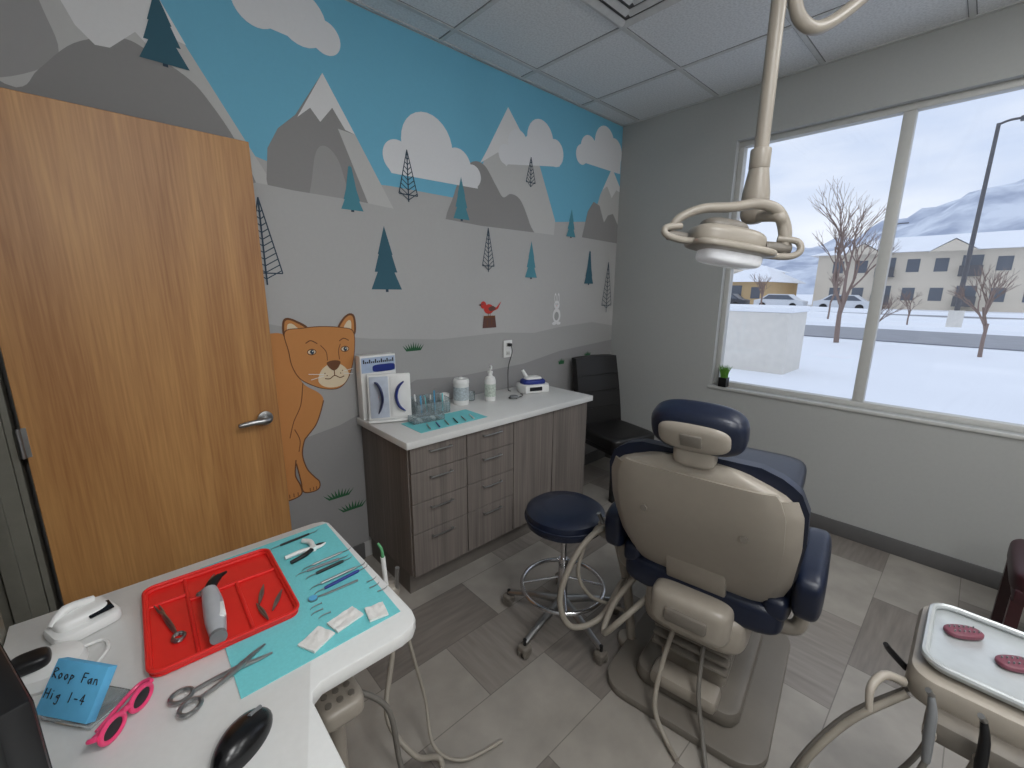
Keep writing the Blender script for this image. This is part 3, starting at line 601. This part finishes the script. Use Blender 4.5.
b.tube([(1.20,-.03,.70),(1.16,.07,.56),(1.12,.14,.38),(1.18,.15,.20),(1.26,.10,.08),(1.30,-.06,.045)],.006,HOSEG)
b.done()
b=B('instrument_tray')
TRAYM=mat('tray_steel_light',(186,190,191),.3,.3)
b.prism(rr(1.16,1.42,-.46,-.03,.04),.783,.788,TRAYM,.001); b.tube([(p[0],p[1],.795) for p in rr(1.16,1.42,-.46,-.03,.04)],.007,TRAYM,closed=True,raw=True,seg=8)
b.b2((1.19,-.43,.7755),(1.39,-.06,.783),BEIGED,.001); b.done()
for i,(x,y) in enumerate(((1.33,-.085),(1.29,-.165))):
    b=B('bur_block',T=Tr(x,y,.789)@Rz(-48)); b.pil((0,0,.007),(.075,.040,.014),MAROON,(.8,.8,.4))
    for k in range(12): xx=-.025+.010*(k%6); yy=-.007+.014*(k//6); b.cyl((xx,yy,.012),(xx,yy,.018),.0016,GUNM,seg=6)
    b.done()
sidechair(Tr(2.66,-.49,0)@Rz(180),mat('burgundy_vinyl',(52,20,26),.45),mat('burgundy_leg',(52,20,24),.4))
# ---------------------------------------------------------------- desk
DZ=.76
b=B('desk')
pl=[(-.28,1.455),(.415,1.455),(.445,1.445),(.458,1.42),(.458,.86),(.45,.83),(.43,.81),(.40,.803),(.215,.803),(.195,.79),(.188,.77),(.188,-.55),(-.28,-.55)]
b.prism(pl,DZ-.035,DZ,WHITEP,.005)
b.b2((-.27,1.0,0),(-.25,1.35,DZ-.036),WHITEP,.002); b.b2((-.27,-.50,0),(-.25,.9,DZ-.036),WHITEP,.002)
b.tube([(.38,1.38,DZ-.036),(.38,1.38,.0)],.022,STEEL,n=2); b.b2((-.2,-.53,0),(.15,-.50,DZ-.036),WHITEP,.002)
b.done()
b=B('dental_mat'); b.prism([(.085,.868),(.432,.872),(.447,1.418),(.09,1.41)],DZ+.0005,DZ+.0025,TEAL); b.done()
TZ=DZ+.0032
b=B('red_instrument_tray',T=Tr(.105,1.20,TZ)@Rz(-1.5))
W2,H2_=.145,.17
b.prism(rr(-W2,W2,-H2_,H2_,.025),0,.003,RED)
b.tube([(p[0],p[1],.014) for p in rr(-W2,W2,-H2_,H2_,.025)],.004,RED,closed=True,raw=True,seg=8)
b.tube([(p[0]*.975,p[1]*.975,.007) for p in rr(-W2,W2,-H2_,H2_,.025)],.005,RED,closed=True,raw=True,seg=8)
for (a,c) in (((-.06,-.165),(-.06,.165)),((-.06,.06),(.14,.06)),((.045,-.165),(.045,.06)),((-.14,.09),(-.06,.09))):
    b.tube([(a[0],a[1],.005),((a[0]+c[0])/2,(a[1]+c[1])/2,.006),(c[0],c[1],.005)],.0045,RED,seg=8)
b.done()
def scissor(name,T,l=.14,tip=.05,m1=STEEL,open_=12,rr_=.013,k=1):
    b=B(name,T=T)
    for s_ in (-1,1):
        a=rad(open_)*s_; ca,sa=math.cos(a),math.sin(a)
        def P(x,y,z=.006): return (x*ca-y*sa,x*sa+y*ca,z+.002*s_)
        b.tube([P(tip,-.002*s_),P(tip*.4,0.001*s_),P(0,0),P(-l*.4,.004*s_),P(-l*.72,.012*s_)],[.0014*k,.003*k,.0042*k,.003*k,.0028*k],m1,seg=8)
        cx=-l*.72-rr_; b.tube([P(cx+rr_*math.cos(t),.012*s_+rr_*.85*math.sin(t)) for t in [2*math.pi*q/16 for q in range(16)]],.0028*k,m1,closed=True,seg=8,n=2)
    b.cyl((0,0,.002),(0,0,.012),.004*k,m1,seg=12); return b.done()
scissor('dental_forceps',Tr(-.005,1.23,TZ+.004)@Rz(100),.13,.055,open_=7)
scissor('surgical_scissors',Tr(.105,.945,TZ+.001)@Rz(12),.12,.055,open_=19,rr_=.018,k=1.5)
scissor('small_scissors',Tr(.10,1.30,TZ+.005)@Rz(60),.06,.03,open_=8,rr_=.006)
b=B('prophy_handpiece',T=Tr(.085,1.13,TZ+.031)@Rz(86)@Matrix.Scale(1.12,4))
SIL=mat('silver_grey_plastic',(176,178,182),.35)
b.tube([(-.08,0,0),(-.03,0,.002),(.03,0,.006),(.07,.002,.010)],[.014,.019,.019,.015],SIL,seg=16); b.cyl((-.088,0,0),(-.079,0,0),.015,GUNM)
b.tube([(.07,.002,.010),(.09,-.006,.014),(.11,-.02,.014)],[.012,.011,.007],BLACK,seg=12); b.tube([(.11,-.02,.014),(.125,-.035,.010)],[.006,.003],BLACK)
b.box((-.02,-.012,.014),(.05,.014,.008),WHITE,.003); b.done()
for i,(x,y,a) in enumerate(((.19,1.16,70),(.215,1.11,60),(.175,1.09,95))):
    b=B('dental_tweezers',T=Tr(x,y,TZ+.008)@Rz(a)); b.tube([(-.04,0,0),(0,.003,0),(.04,0,0)],[.002,.003,.001],STEEL,seg=8); b.tube([(-.04,0,0),(0,-.003,0),(.04,0,0)],[.002,.003,.001],STEEL,seg=8); b.done()
def probe(x,y,a,l,m1,r=.0035):
    b=B('dental_probe',T=Tr(x,y,TZ+r+.0005)@Rz(a))
    b.tube([(-l/2,0,0),(-l/2+.012,0,0),(l/2-.012,0,0),(l/2,0,0)],[r*.7,r,r,r*.7],m1,seg=10)
    b.tube([(l/2,0,0),(l/2+.02,0,0),(l/2+.03,.006,0)],[.0018,.0012,.0006],STEEL,seg=6); b.tube([(-l/2,0,0),(-l/2-.02,0,0),(-l/2-.03,-.006,0)],[.0018,.0012,.0006],STEEL,seg=6)
    b.done()
probe(.335,1.375,5,.09,BLACK); probe(.375,1.205,3,.09,STEEL); probe(.355,1.182,-3,.09,GUNM,.004); probe(.365,1.158,4,.08,BLACK,.0045)
probe(.37,1.105,2,.10,STEEL,.004); probe(.37,1.082,6,.10,BLUE,.0045); probe(.355,1.025,0,.12,STEEL,.0045); probe(.35,1.00,-2,.12,STEEL,.0045); probe(.36,.975,-4,.12,STEEL,.004)
b=B('extraction_forceps',T=Tr(.36,1.28,TZ+.008)@Rz(10)@Matrix.Scale(1.1,4)) 
for s_ in (-1,1): b.tube([(-.07,.016*s_,0),(-.03,.012*s_,0),(.0,0,0),(.018,-.006*s_,.0),(.035,-.001*s_,0)],[.005,.006,.006,.004,.002],WHITE if s_>0 else BLACK,seg=10)
b.cyl((0,0,-.006),(0,0,.007),.008,WHITE); b.tube([(.0,.0,0),(.01,.035,0),(.0,.06,0)],[.007,.008,.006],WHITE); b.done()
b=B('mouth_mirror'); b.cyl((.285,1.060,TZ),(.285,1.060,TZ+.004),.012,STEEL); b.cyl((.285,1.06,TZ+.0042),(.285,1.06,TZ+.005),.0105,LBLUE); b.tube([(.296,1.058,TZ+.003),(.32,1.053,TZ+.004),(.40,1.050,TZ+.004)],[.0015,.003,.003],STEEL,seg=8); b.done()
GZ=mat('gauze_white',(228,226,222),.9,var=.05,scale=120,bump=.6)
for (x,y,a,w,d) in ((.245,.915,25,.06,.05),(.318,.932,12,.07,.045),(.385,.905,-10,.045,.05)):
    b=B('gauze_pad',T=Tr(x,y,TZ)@Rz(a))
    b.slab(lambda u,v:V(((u-.5)*w,(v-.5)*d,.001)),lambda u,v:V(((u-.5)*w,(v-.5)*d,.006+.003*noise.noise(V((u*4,v*4,x*50))))),12,10,GZ); b.done()
b=B('computer_mouse',T=Tr(.068,.768,DZ+.0005)@Rz(42)@Matrix.Scale(1.12,4))
t=bmesh.new(); bmesh.ops.create_uvsphere(t,u_segments=32,v_segments=20,radius=1)
for v in t.verts:
    x,y,z=v.co; zz=max(z,-.15); v.co=V((x*.056,y*(.032+.003*x),(zz+.15)*.031*(1-.25*x)))
b.add(t,mat('mouse_black_gloss',(14,14,16),.25),None); b.tube([(.02,0,.030),(.045,0,.020)],.0035,GUNM,seg=8,n=3); b.done()
b=B('cordless_base_white',T=Tr(-.145,1.325,DZ+.0005)@Rz(20))
b.prism(rr(-.06,.06,-.045,.045,.02),0,.028,WHITE,.008); b.pil((.0,.008,.032),(.10,.07,.035),WHITE,(.55,.55,.6)); b.box((.025,-.02,.040),(.045,.03,.004),SCREEN,.002,R=Rx(18)); b.tube([(-.05,.01,.035),(-.02,.02,.055),(.03,.02,.05)],[.008,.011,.008],WHITE); b.done()
b=B('round_white_charger',T=Tr(-.195,1.20,DZ+.0005)); b.lathe([(0,0),(.055,0),(.06,.01),(.055,.03),(.03,.04),(0,.042)],(0,0,0),WHITE); b.pil((-.02,-.01,.05),(.06,.05,.03),BLACK,(.6,.6,.6)); b.tube([(.04,.03,.012),(.08,.04,.006),(.09,.0,.006),(.07,-.04,.006)],.0035,WHITE,seg=6); b.done()
b=B('sticky_note_block',T=Tr(-.143,1.04,DZ+.001)@Rz(-52))
b.box((0,.01,.006),(.11,.075,.012),CLEAR,.002)
Rn=Tr(0,.0,.052)@Rx(-36); b.box((0,.0,.052),(.115,.018,.088),LBLUE,.001,R=Rx(-36))
def ink(pts): b.tube([Rn@V((p[0],-.0098,p[1])) for p in pts],.0009,INK,seg=5,n=3,)
G_={'R':[[(0,0),(0,14),(7,12),(0,7),(8,0)]],'e':[[(0,5),(7,6),(4,9),(0,5),(6,0)]],'o':[[(3,0),(0,4),(3,8),(6,4),(3,0)]],'p':[[(0,-5),(0,8)],[(0,8),(6,6),(0,1)]],'F':[[(0,0),(0,14)],[(0,14),(8,14)],[(0,8),(6,8)]],'a':[[(6,8),(0,5),(3,0),(6,7)],[(6,8),(7,0)]],'n':[[(0,0),(0,8)],[(0,6),(4,8),(7,0)]],'H':[[(0,0),(0,14)],[(8,0),(8,14)],[(0,7),(8,7)]],'g':[[(6,8),(0,5),(6,3)],[(6,8),(5,-5),(0,-4)]],'1':[[(3,0),(3,14)]],'-':[[(0,6),(6,6)]],'4':[[(5,0),(5,14)],[(5,14),(0,5)],[(0,5),(8,5)]],'i':[[(3,0),(3,8)],[(3,11),(3,12)]],' ':[]}
for row,txt in ((.014,'Roop Fan'),(-.018,'Hig 1-4')):
    for i,ch in enumerate(txt):
        for st in G_[ch]: ink([(-.052+i*.0132+p[0]*.0011,row+p[1]*.0011) for p in st])
b.done()
b=B('sunglasses_pink',T=Tr(-.078,.955,DZ+.022)@Rz(47))
for s_ in (-1,1):
    el=[(s_*.030+.023*math.cos(a),.0,.018*math.sin(a)) for a in [2*math.pi*k/16 for k in range(16)]]
    b.tube(el,.0045,PINK,closed=True,n=2,seg=8); b.pil((s_*.030,0,0),(.044,.003,.034),SCREEN,(.9,.9,.9)); b.tube([(s_*.056,0,.010),(s_*.060,.012,.008),(s_*.045,.022+.006*s_,.0),(-s_*.03,.024+.006*s_,-.008)],[.0045,.004,.004,.004],PINK,seg=8)
b.tube([(-.008,0,.006),(0,0,.009),(.008,0,.006)],.004,PINK,seg=8); b.done()
b=B('computer_monitor')
A=V((-.120,.64,0)); C=V((-.204,.94,0)); d=(C-A).normalized(); ang=math.degrees(math.atan2(d.y,d.x)); ctr=(A+C)/2
Tm=Tr(ctr.x-.016,ctr.y,.960)@Rz(ang)
b.box((0,0,0),((C-A).length,.03,.29),BLACK,.006)
b.box((0,-.0155,.0),((C-A).length-.02,.002,.27),SCREEN); b.box((0,.02,-.10),(.05,.02,.17),BLACK,.004); b.box((0,.0,-.192),(.14,.09,.012),BLACK,.004)
b.T=Tm; b.done()
b=B('assistant_instrument_holder')
b.cyl((.30,1.02,0),(.30,1.02,.03),.11,BEIGED,b=.006); b.cyl((.30,1.02,.02),(.30,1.02,.52),.022,BEIGE)
b.pil((.285,.96,.54),(.11,.15,.06),BEIGE,(.4,.4,.5)); 
for i in range(3):
    for j_ in range(4): b.cyl((.255+.028*i,.915+.03*j_,.566),(.255+.028*i,.915+.03*j_,.573),.008,BEIGED,seg=12)
b.tube([(.33,1.02,.50),(.44,1.10,.52),(.54,1.20,.54)],.014,BEIGE); b.pil((.56,1.22,.55),(.08,.06,.05),BEIGE,(.6,.6,.6))
b.cyl((.56,1.22,.55),(.555,1.225,.68),.008,WHITE); b.tube([(.555,1.225,.68),(.553,1.227,.71),(.545,1.235,.73)],[.006,.005,.004],mat('green_tip',(90,160,110),.4)); b.cyl((.585,1.20,.55),(.59,1.195,.64),.007,STEEL)
b.tube([(.56,1.22,.54),(.55,1.18,.36),(.48,1.10,.20),(.52,1.0,.10),(.60,.98,.03),(.52,.86,.018),(.40,.80,.016)],.009,HOSE,n=8)
b.tube([(.585,1.20,.54),(.60,1.14,.34),(.62,1.10,.16),(.60,1.02,.05),(.66,.94,.016),(.80,.90,.014)],.006,HOSE,n=8)
b.tube([(.33,1.0,.50),(.42,.96,.40),(.44,.94,.20),(.46,.9,.04),(.60,.80,.014)],.008,HOSEG,n=8)
b.done()
# ---------------------------------------------------------------- lights & vent
PANEL=mat('fill_panel_glow',(250,250,245),.6,emit=1.2)
for (x,y,e) in ((.60,-.64,26),(2.13,-.64,13)):  # ceiling panels added behind the camera to brighten the room
    b=B('added_fill_panel'); b.b2((x-.29,y-.59,CZ-.009),(x+.29,y+.59,CZ-.006),PANEL); b.b2((x-.30,y-.60,CZ-.012),(x-.285,y+.60,CZ-.0055),GRID); b.b2((x+.285,y-.60,CZ-.012),(x+.30,y+.60,CZ-.0055),GRID); ob=b.done()
    la=bpy.data.lights.new('added_fill_area','AREA'); la.shape='RECTANGLE'; la.size=.56; la.size_y=1.15; la.energy=e; la.color=(.99,.995,1)
    lo=bpy.data.objects.new('added_fill_area',la); sc.collection.objects.link(lo); lo.parent=ob; lo.location=(0,0,-.02)
GLB=mat('fill_globe_glow',(250,250,246),.4,emit=2.0)
for (x,y,e) in ((-.02,-.95,31),(1.4,-1.2,18)):  # globes added out of view as fill for ceiling and walls
    b=B('added_fill_pendant'); b.cyl((x,y,CZ-.03),(x,y,CZ-.006),.06,STEEL); b.cyl((x,y,2.42),(x,y,CZ-.02),.006,STEEL,seg=10); b.cyl((x,y,2.40),(x,y,2.44),.04,STEEL)
    b.lathe([(.0,2.175),(.07,2.19),(.11,2.24),(.12,2.29),(.11,2.34),(.07,2.39),(.04,2.405)],(x,y,0),GLB); ob=b.done()
    la=bpy.data.lights.new('added_fill_bulb','POINT'); la.energy=e; la.shadow_soft_size=.125; la.color=(.99,.995,1)
    lo=bpy.data.objects.new('added_fill_bulb',la); sc.collection.objects.link(lo); lo.parent=ob; lo.location=(0,0,-.02)
b=B('ceiling_air_vent'); vx,vy=1.825,1.185
for i in range(4):
    k=.27-.06*i; z=CZ-.007+.001*i
    for s_ in (-1,1):
        b.box((vx+s_*k,vy,z-.008),(.035,2*k,.002),GRID,R=Ry(20*s_)); b.box((vx,vy+s_*k,z-.008),(2*k,.035,.002),GRID,R=Rx(-20*s_))
b.b2((vx-.28,vy-.28,CZ-.004),(vx+.28,vy+.28,CZ-.0005),BASEB); b.done()
# ---------------------------------------------------------------- exterior
SNOW=mat('snow',(244,247,252),.9,var=.02,scale=.5,bump=.3)
b=B('snow_ground'); t=bmesh.new()
xs=[3.5+i*(1.2+i*.25) for i in range(40)]; ys=[-70+i*4 for i in range(50)]
G=[[t.verts.new((x,y,-.12+(.05*noise.noise(V((x*.25,y*.25,0))) if x<18 else 0))) for y in ys] for x in xs]
for i in range(len(xs)-1):
    for j_ in range(len(ys)-1): t.faces.new((G[i][j_],G[i+1][j_],G[i+1][j_+1],G[i][j_+1]))
b.add(t,SNOW); b.done()
ASPH=mat('wet_asphalt',(134,137,145),.45,var=.12,scale=1.5)
for (x0,x1) in ((19.8,26.3),(38,46)):
    b=B('street_road'); b.b2((x0,-60,-.11),(x1,100,-.08),ASPH); b.done()
for (x,w_) in ((27.4,.8),(36.5,1.0),(47.5,1.0)):
    b=B('snow_bank'); b.tube([(x+noise.noise(V((y*.3,x,0)))*.2,y,-.12) for y in range(-30,90,3)],[w_*(.5+.1*((i*7)%5)) for i in range(20)],SNOW,seg=8,n=2,flat=.5); b.done()
STUC=mat('stucco_offwhite',(222,218,210),.85,var=.04,scale=8)
b=B('utility_enclosure_wall'); b.b2((10,2.62,-.2),(11.2,4.2,1.14),STUC,.02); b.b2((9.95,2.57,1.14),(11.25,4.25,1.26),SNOW,.04); b.done()
POLE=mat('lamp_post_metal',(92,92,96),.5)
b=B('street_lamp'); b.cyl((30,.92,-.1),(30,.92,.75),.28,STUC); b.cyl((30,.92,.7),(30,.92,8.9),.10,POLE,r1=.07); b.tube([(30,.92,8.85),(30,.6,8.95),(30,.2,8.95)],.05,POLE); b.box((30,-.1,8.93),(.45,.8,.15),POLE,.04); b.done()
b=B('street_lamp'); b.cyl((52,6.6,-.1),(52,6.6,7.5),.09,POLE); b.tube([(52,6.6,7.4),(52,6.3,7.5),(52,5.7,7.5)],.05,POLE); b.done()
BARK=mat('bark_grey_brown',(138,120,112),.9)
def tree(x,y,h,seed,name='bare_tree',r0=.09,depth=5,spread=.55):
    random.seed(seed); b=B(name)
    def br(p,d,l,r,k):
        q=p+d*l; mid=p+d*l*.5+V([random.uniform(-1,1)*l*.05 for _ in range(3)])
        b.tube([p,mid,q],[r,r*.85,r*.7],BARK,seg=5 if k<3 else 3,n=2)
        if k>=depth: return
        n=3 if k<4 else 2
        for i in range(n):
            a=random.uniform(0,6.28); sp=random.uniform(.5,1)*spread
            dd=(d+V((math.cos(a)*sp,math.sin(a)*sp,random.uniform(.0,.25)))).normalized()
            br(p+d*l*random.uniform(.6,1),dd,l*random.uniform(.62,.82),r*.62,k+1)
    br(V((x,y,-.12)),V((0,0,1)),h*.30,r0,0); return b.done()
tree(18.2,3.3,5.7,5,r0=.085,depth=6); tree(17.5,2.3,2.0,8,'bare_shrub',.03,5,.7); tree(17.0,-.1,3.0,12,'bare_tree',.05,5,.6); tree(33,10.5,3.5,4,'bare_tree',.06,5); tree(34,6.8,3.8,9,'bare_tree',.06,5); tree(30,2.6,2.4,21,'bare_shrub',.04,5,.7)
BW=mat('apartment_stucco',(216,206,190),.85,var=.04,scale=.5); BT=mat('apartment_tan',(204,176,134),.85,var=.05,scale=.5); WD=mat('building_window_dark',(98,104,114),.3)
def building(x,y0,y1,hh,mt,seed):
    b=B('apartment_building'); b.b2((x,y0,-.12),(x+12,y1,hh),mt)
    n=int((y1-y0)/2.2)
    for i in range(n):
        y=y0+1.1+i*(y1-y0-1)/n
        for fl in range(2):
            z=.8+fl*2.9
            if z+1.4>hh: continue
            if i%3==1: b.b2((x-.9,y-.8,z-.5),(x-.02,y+.8,z-.35),POLE); b.b2((x-.9,y-.8,z-.35),(x-.85,y+.8,z+.5),POLE); b.b2((x-.03,y-.7,z-.4),(x+.01,y+.7,z+1.5),WD)
            else: b.b2((x-.03,y-.5,z),(x+.01,y+.5,z+1.3),WD)
    t=bmesh.new(); o=.8; rl=min(5,(y1-y0)*.4)
    e=[t.verts.new(p) for p in ((x-o,y0-o,hh),(x+12+o,y0-o,hh),(x+12+o,y1+o,hh),(x-o,y1+o,hh))]; r1=t.verts.new((x+6,y0+rl,hh+2.1)); r2=t.verts.new((x+6,y1-rl,hh+2.1))
    t.faces.new((e[0],e[1],r1)); t.faces.new((e[1],e[2],r2,r1)); t.faces.new((e[2],e[3],r2)); t.faces.new((e[3],e[0],r1,r2)); t.faces.new(e)
    b.add(t,SNOW); k=y0+4
    while k<y1-3:
        for sg in (-1,1):
            t=bmesh.new(); a=[t.verts.new(p) for p in ((x-1.1,k+1.8*sg,hh-.1),(x-1.1,k,hh+1.1),(x+4,k,hh+1.15),(x+4,k+1.8*sg,hh+.0))]
            t.faces.new(a); b.add(t,SNOW,flat=True)
        b.face([(x-1.05,k-1.7,hh-.1),(x-1.05,k+1.7,hh-.1),(x-1.05,k,hh+1.0)],mt); k+=7
    b.done(20)
building(62,-8,14.2,5.7,BW,1); building(56,17.5,23,2.7,BT,2); building(78,-40,-12,6.5,BW,3); building(80,26,44,5,BW,4)
CARW=mat('car_paint_white',(215,218,222),.3); CARD=mat('car_paint_dark',(60,62,70),.3)
for (x,y,mt) in ((50,14.2,CARW),(50,19.5,CARD),(50,9.0,CARW)):
    b=B('parked_car'); prof=[(-2.2,.3),(-2.2,.8),(-1.6,.95),(-.9,1.45),(.9,1.48),(1.6,1.0),(2.2,.85),(2.2,.3)]
    b.prism(prof,-.85,.85,mt,.05,M=Rx(90)); b.T=Tr(x,y,-.11)@Rz(90)
    b.prism([(-1.45,.95),(-.85,1.38),(.85,1.40),(1.4,.98)],-.87,.87,WD,M=Rx(90))
    for sx in (-1.35,1.35):
        for sy in (-.8,.8): b.cyl((sx,sy-.1,.32),(sx,sy+.1,.32),.32,BLACK)
    b.done()
MTN,nt,p=newmat('snowy_mountain'); n=nt.nodes.new('ShaderNodeTexNoise'); n.inputs['Scale'].default_value=.035; n.inputs['Detail'].default_value=9; tc=nt.nodes.new('ShaderNodeTexCoord'); nt.links.new(tc.outputs['Object'],n.inputs['Vector'])
r=nt.nodes.new('ShaderNodeValToRGB'); r.color_ramp.elements[0].position=.38; r.color_ramp.elements[1].position=.62; r.color_ramp.elements[0].color=col(166,176,196); r.color_ramp.elements[1].color=col(220,227,238); nt.links.new(n.outputs['Fac'],r.inputs[0]); nt.links.new(r.outputs[0],p.inputs['Base Color']); p.inputs['Roughness'].default_value=1  # snow and rock tones lightened to paint in distance haze
b=B('snowy_mountain_range'); t=bmesh.new(); NX,NY=16,100
G=[[None]*(NY+1) for _ in range(NX+1)]
for i in range(NX+1):
    for j_ in range(NY+1):
        x=420+i*25; y=-350+j_*10; q=i/NX
        hgt=(62+22*noise.noise(V((y*.010,3.1,0)))+max(0,(110-y))*.42+16*noise.noise(V((x*.02,y*.025,0)))+8*noise.noise(V((x*.05,y*.06,4))))*math.sin(min(1,q*1.6)*math.pi/2)
        G[i][j_]=t.verts.new((x,y,-2+max(0,hgt)))
for i in range(NX):
    for j_ in range(NY): t.faces.new((G[i][j_],G[i+1][j_],G[i+1][j_+1],G[i][j_+1]))
b.add(t,MTN); b.done(60)
# ---------------------------------------------------------------- world
w=bpy.data.worlds.new('overcast_sky'); sc.world=w; w.use_nodes=True; nt=w.node_tree; bg=nt.nodes['Background']
tc=nt.nodes.new('ShaderNodeTexCoord'); mp=nt.nodes.new('ShaderNodeMapping'); mp.inputs['Scale'].default_value=(1,1,3); nt.links.new(tc.outputs['Generated'],mp.inputs[0])
n=nt.nodes.new('ShaderNodeTexNoise'); n.inputs['Scale'].default_value=2.5; n.inputs['Detail'].default_value=6; nt.links.new(mp.outputs[0],n.inputs['Vector'])
r=nt.nodes.new('ShaderNodeValToRGB'); r.color_ramp.elements[0].position=.35; r.color_ramp.elements[1].position=.65; r.color_ramp.elements[0].color=col(184,198,222); r.color_ramp.elements[1].color=col(220,226,236)
nt.links.new(n.outputs['Fac'],r.inputs[0]); nt.links.new(r.outputs[0],bg.inputs[0]); bg.inputs[1].default_value=1.32
sc.view_settings.view_transform='Standard'
# ---------------------------------------------------------------- camera
th=rad(12.3); az=rad(47.2); rho=rad(.45)
F0=V((math.cos(az)*math.cos(th),math.sin(az)*math.cos(th),-math.sin(th))); R0=V((math.sin(az),-math.cos(az),0)); U0=R0.cross(F0)
ix=R0*math.cos(rho)+U0*math.sin(rho); iy=U0*math.cos(rho)-R0*math.sin(rho)
cam=bpy.data.objects.new('camera',bpy.data.cameras.new('camera')); sc.collection.objects.link(cam)
mw=Matrix((ix,iy,-F0)).transposed().to_4x4(); mw.translation=V((0,0,1.55)); cam.matrix_world=mw
cam.data.sensor_width=36; cam.data.lens=431/1024*36; cam.data.clip_end=2000; cam.data.clip_start=.05; sc.camera=cam
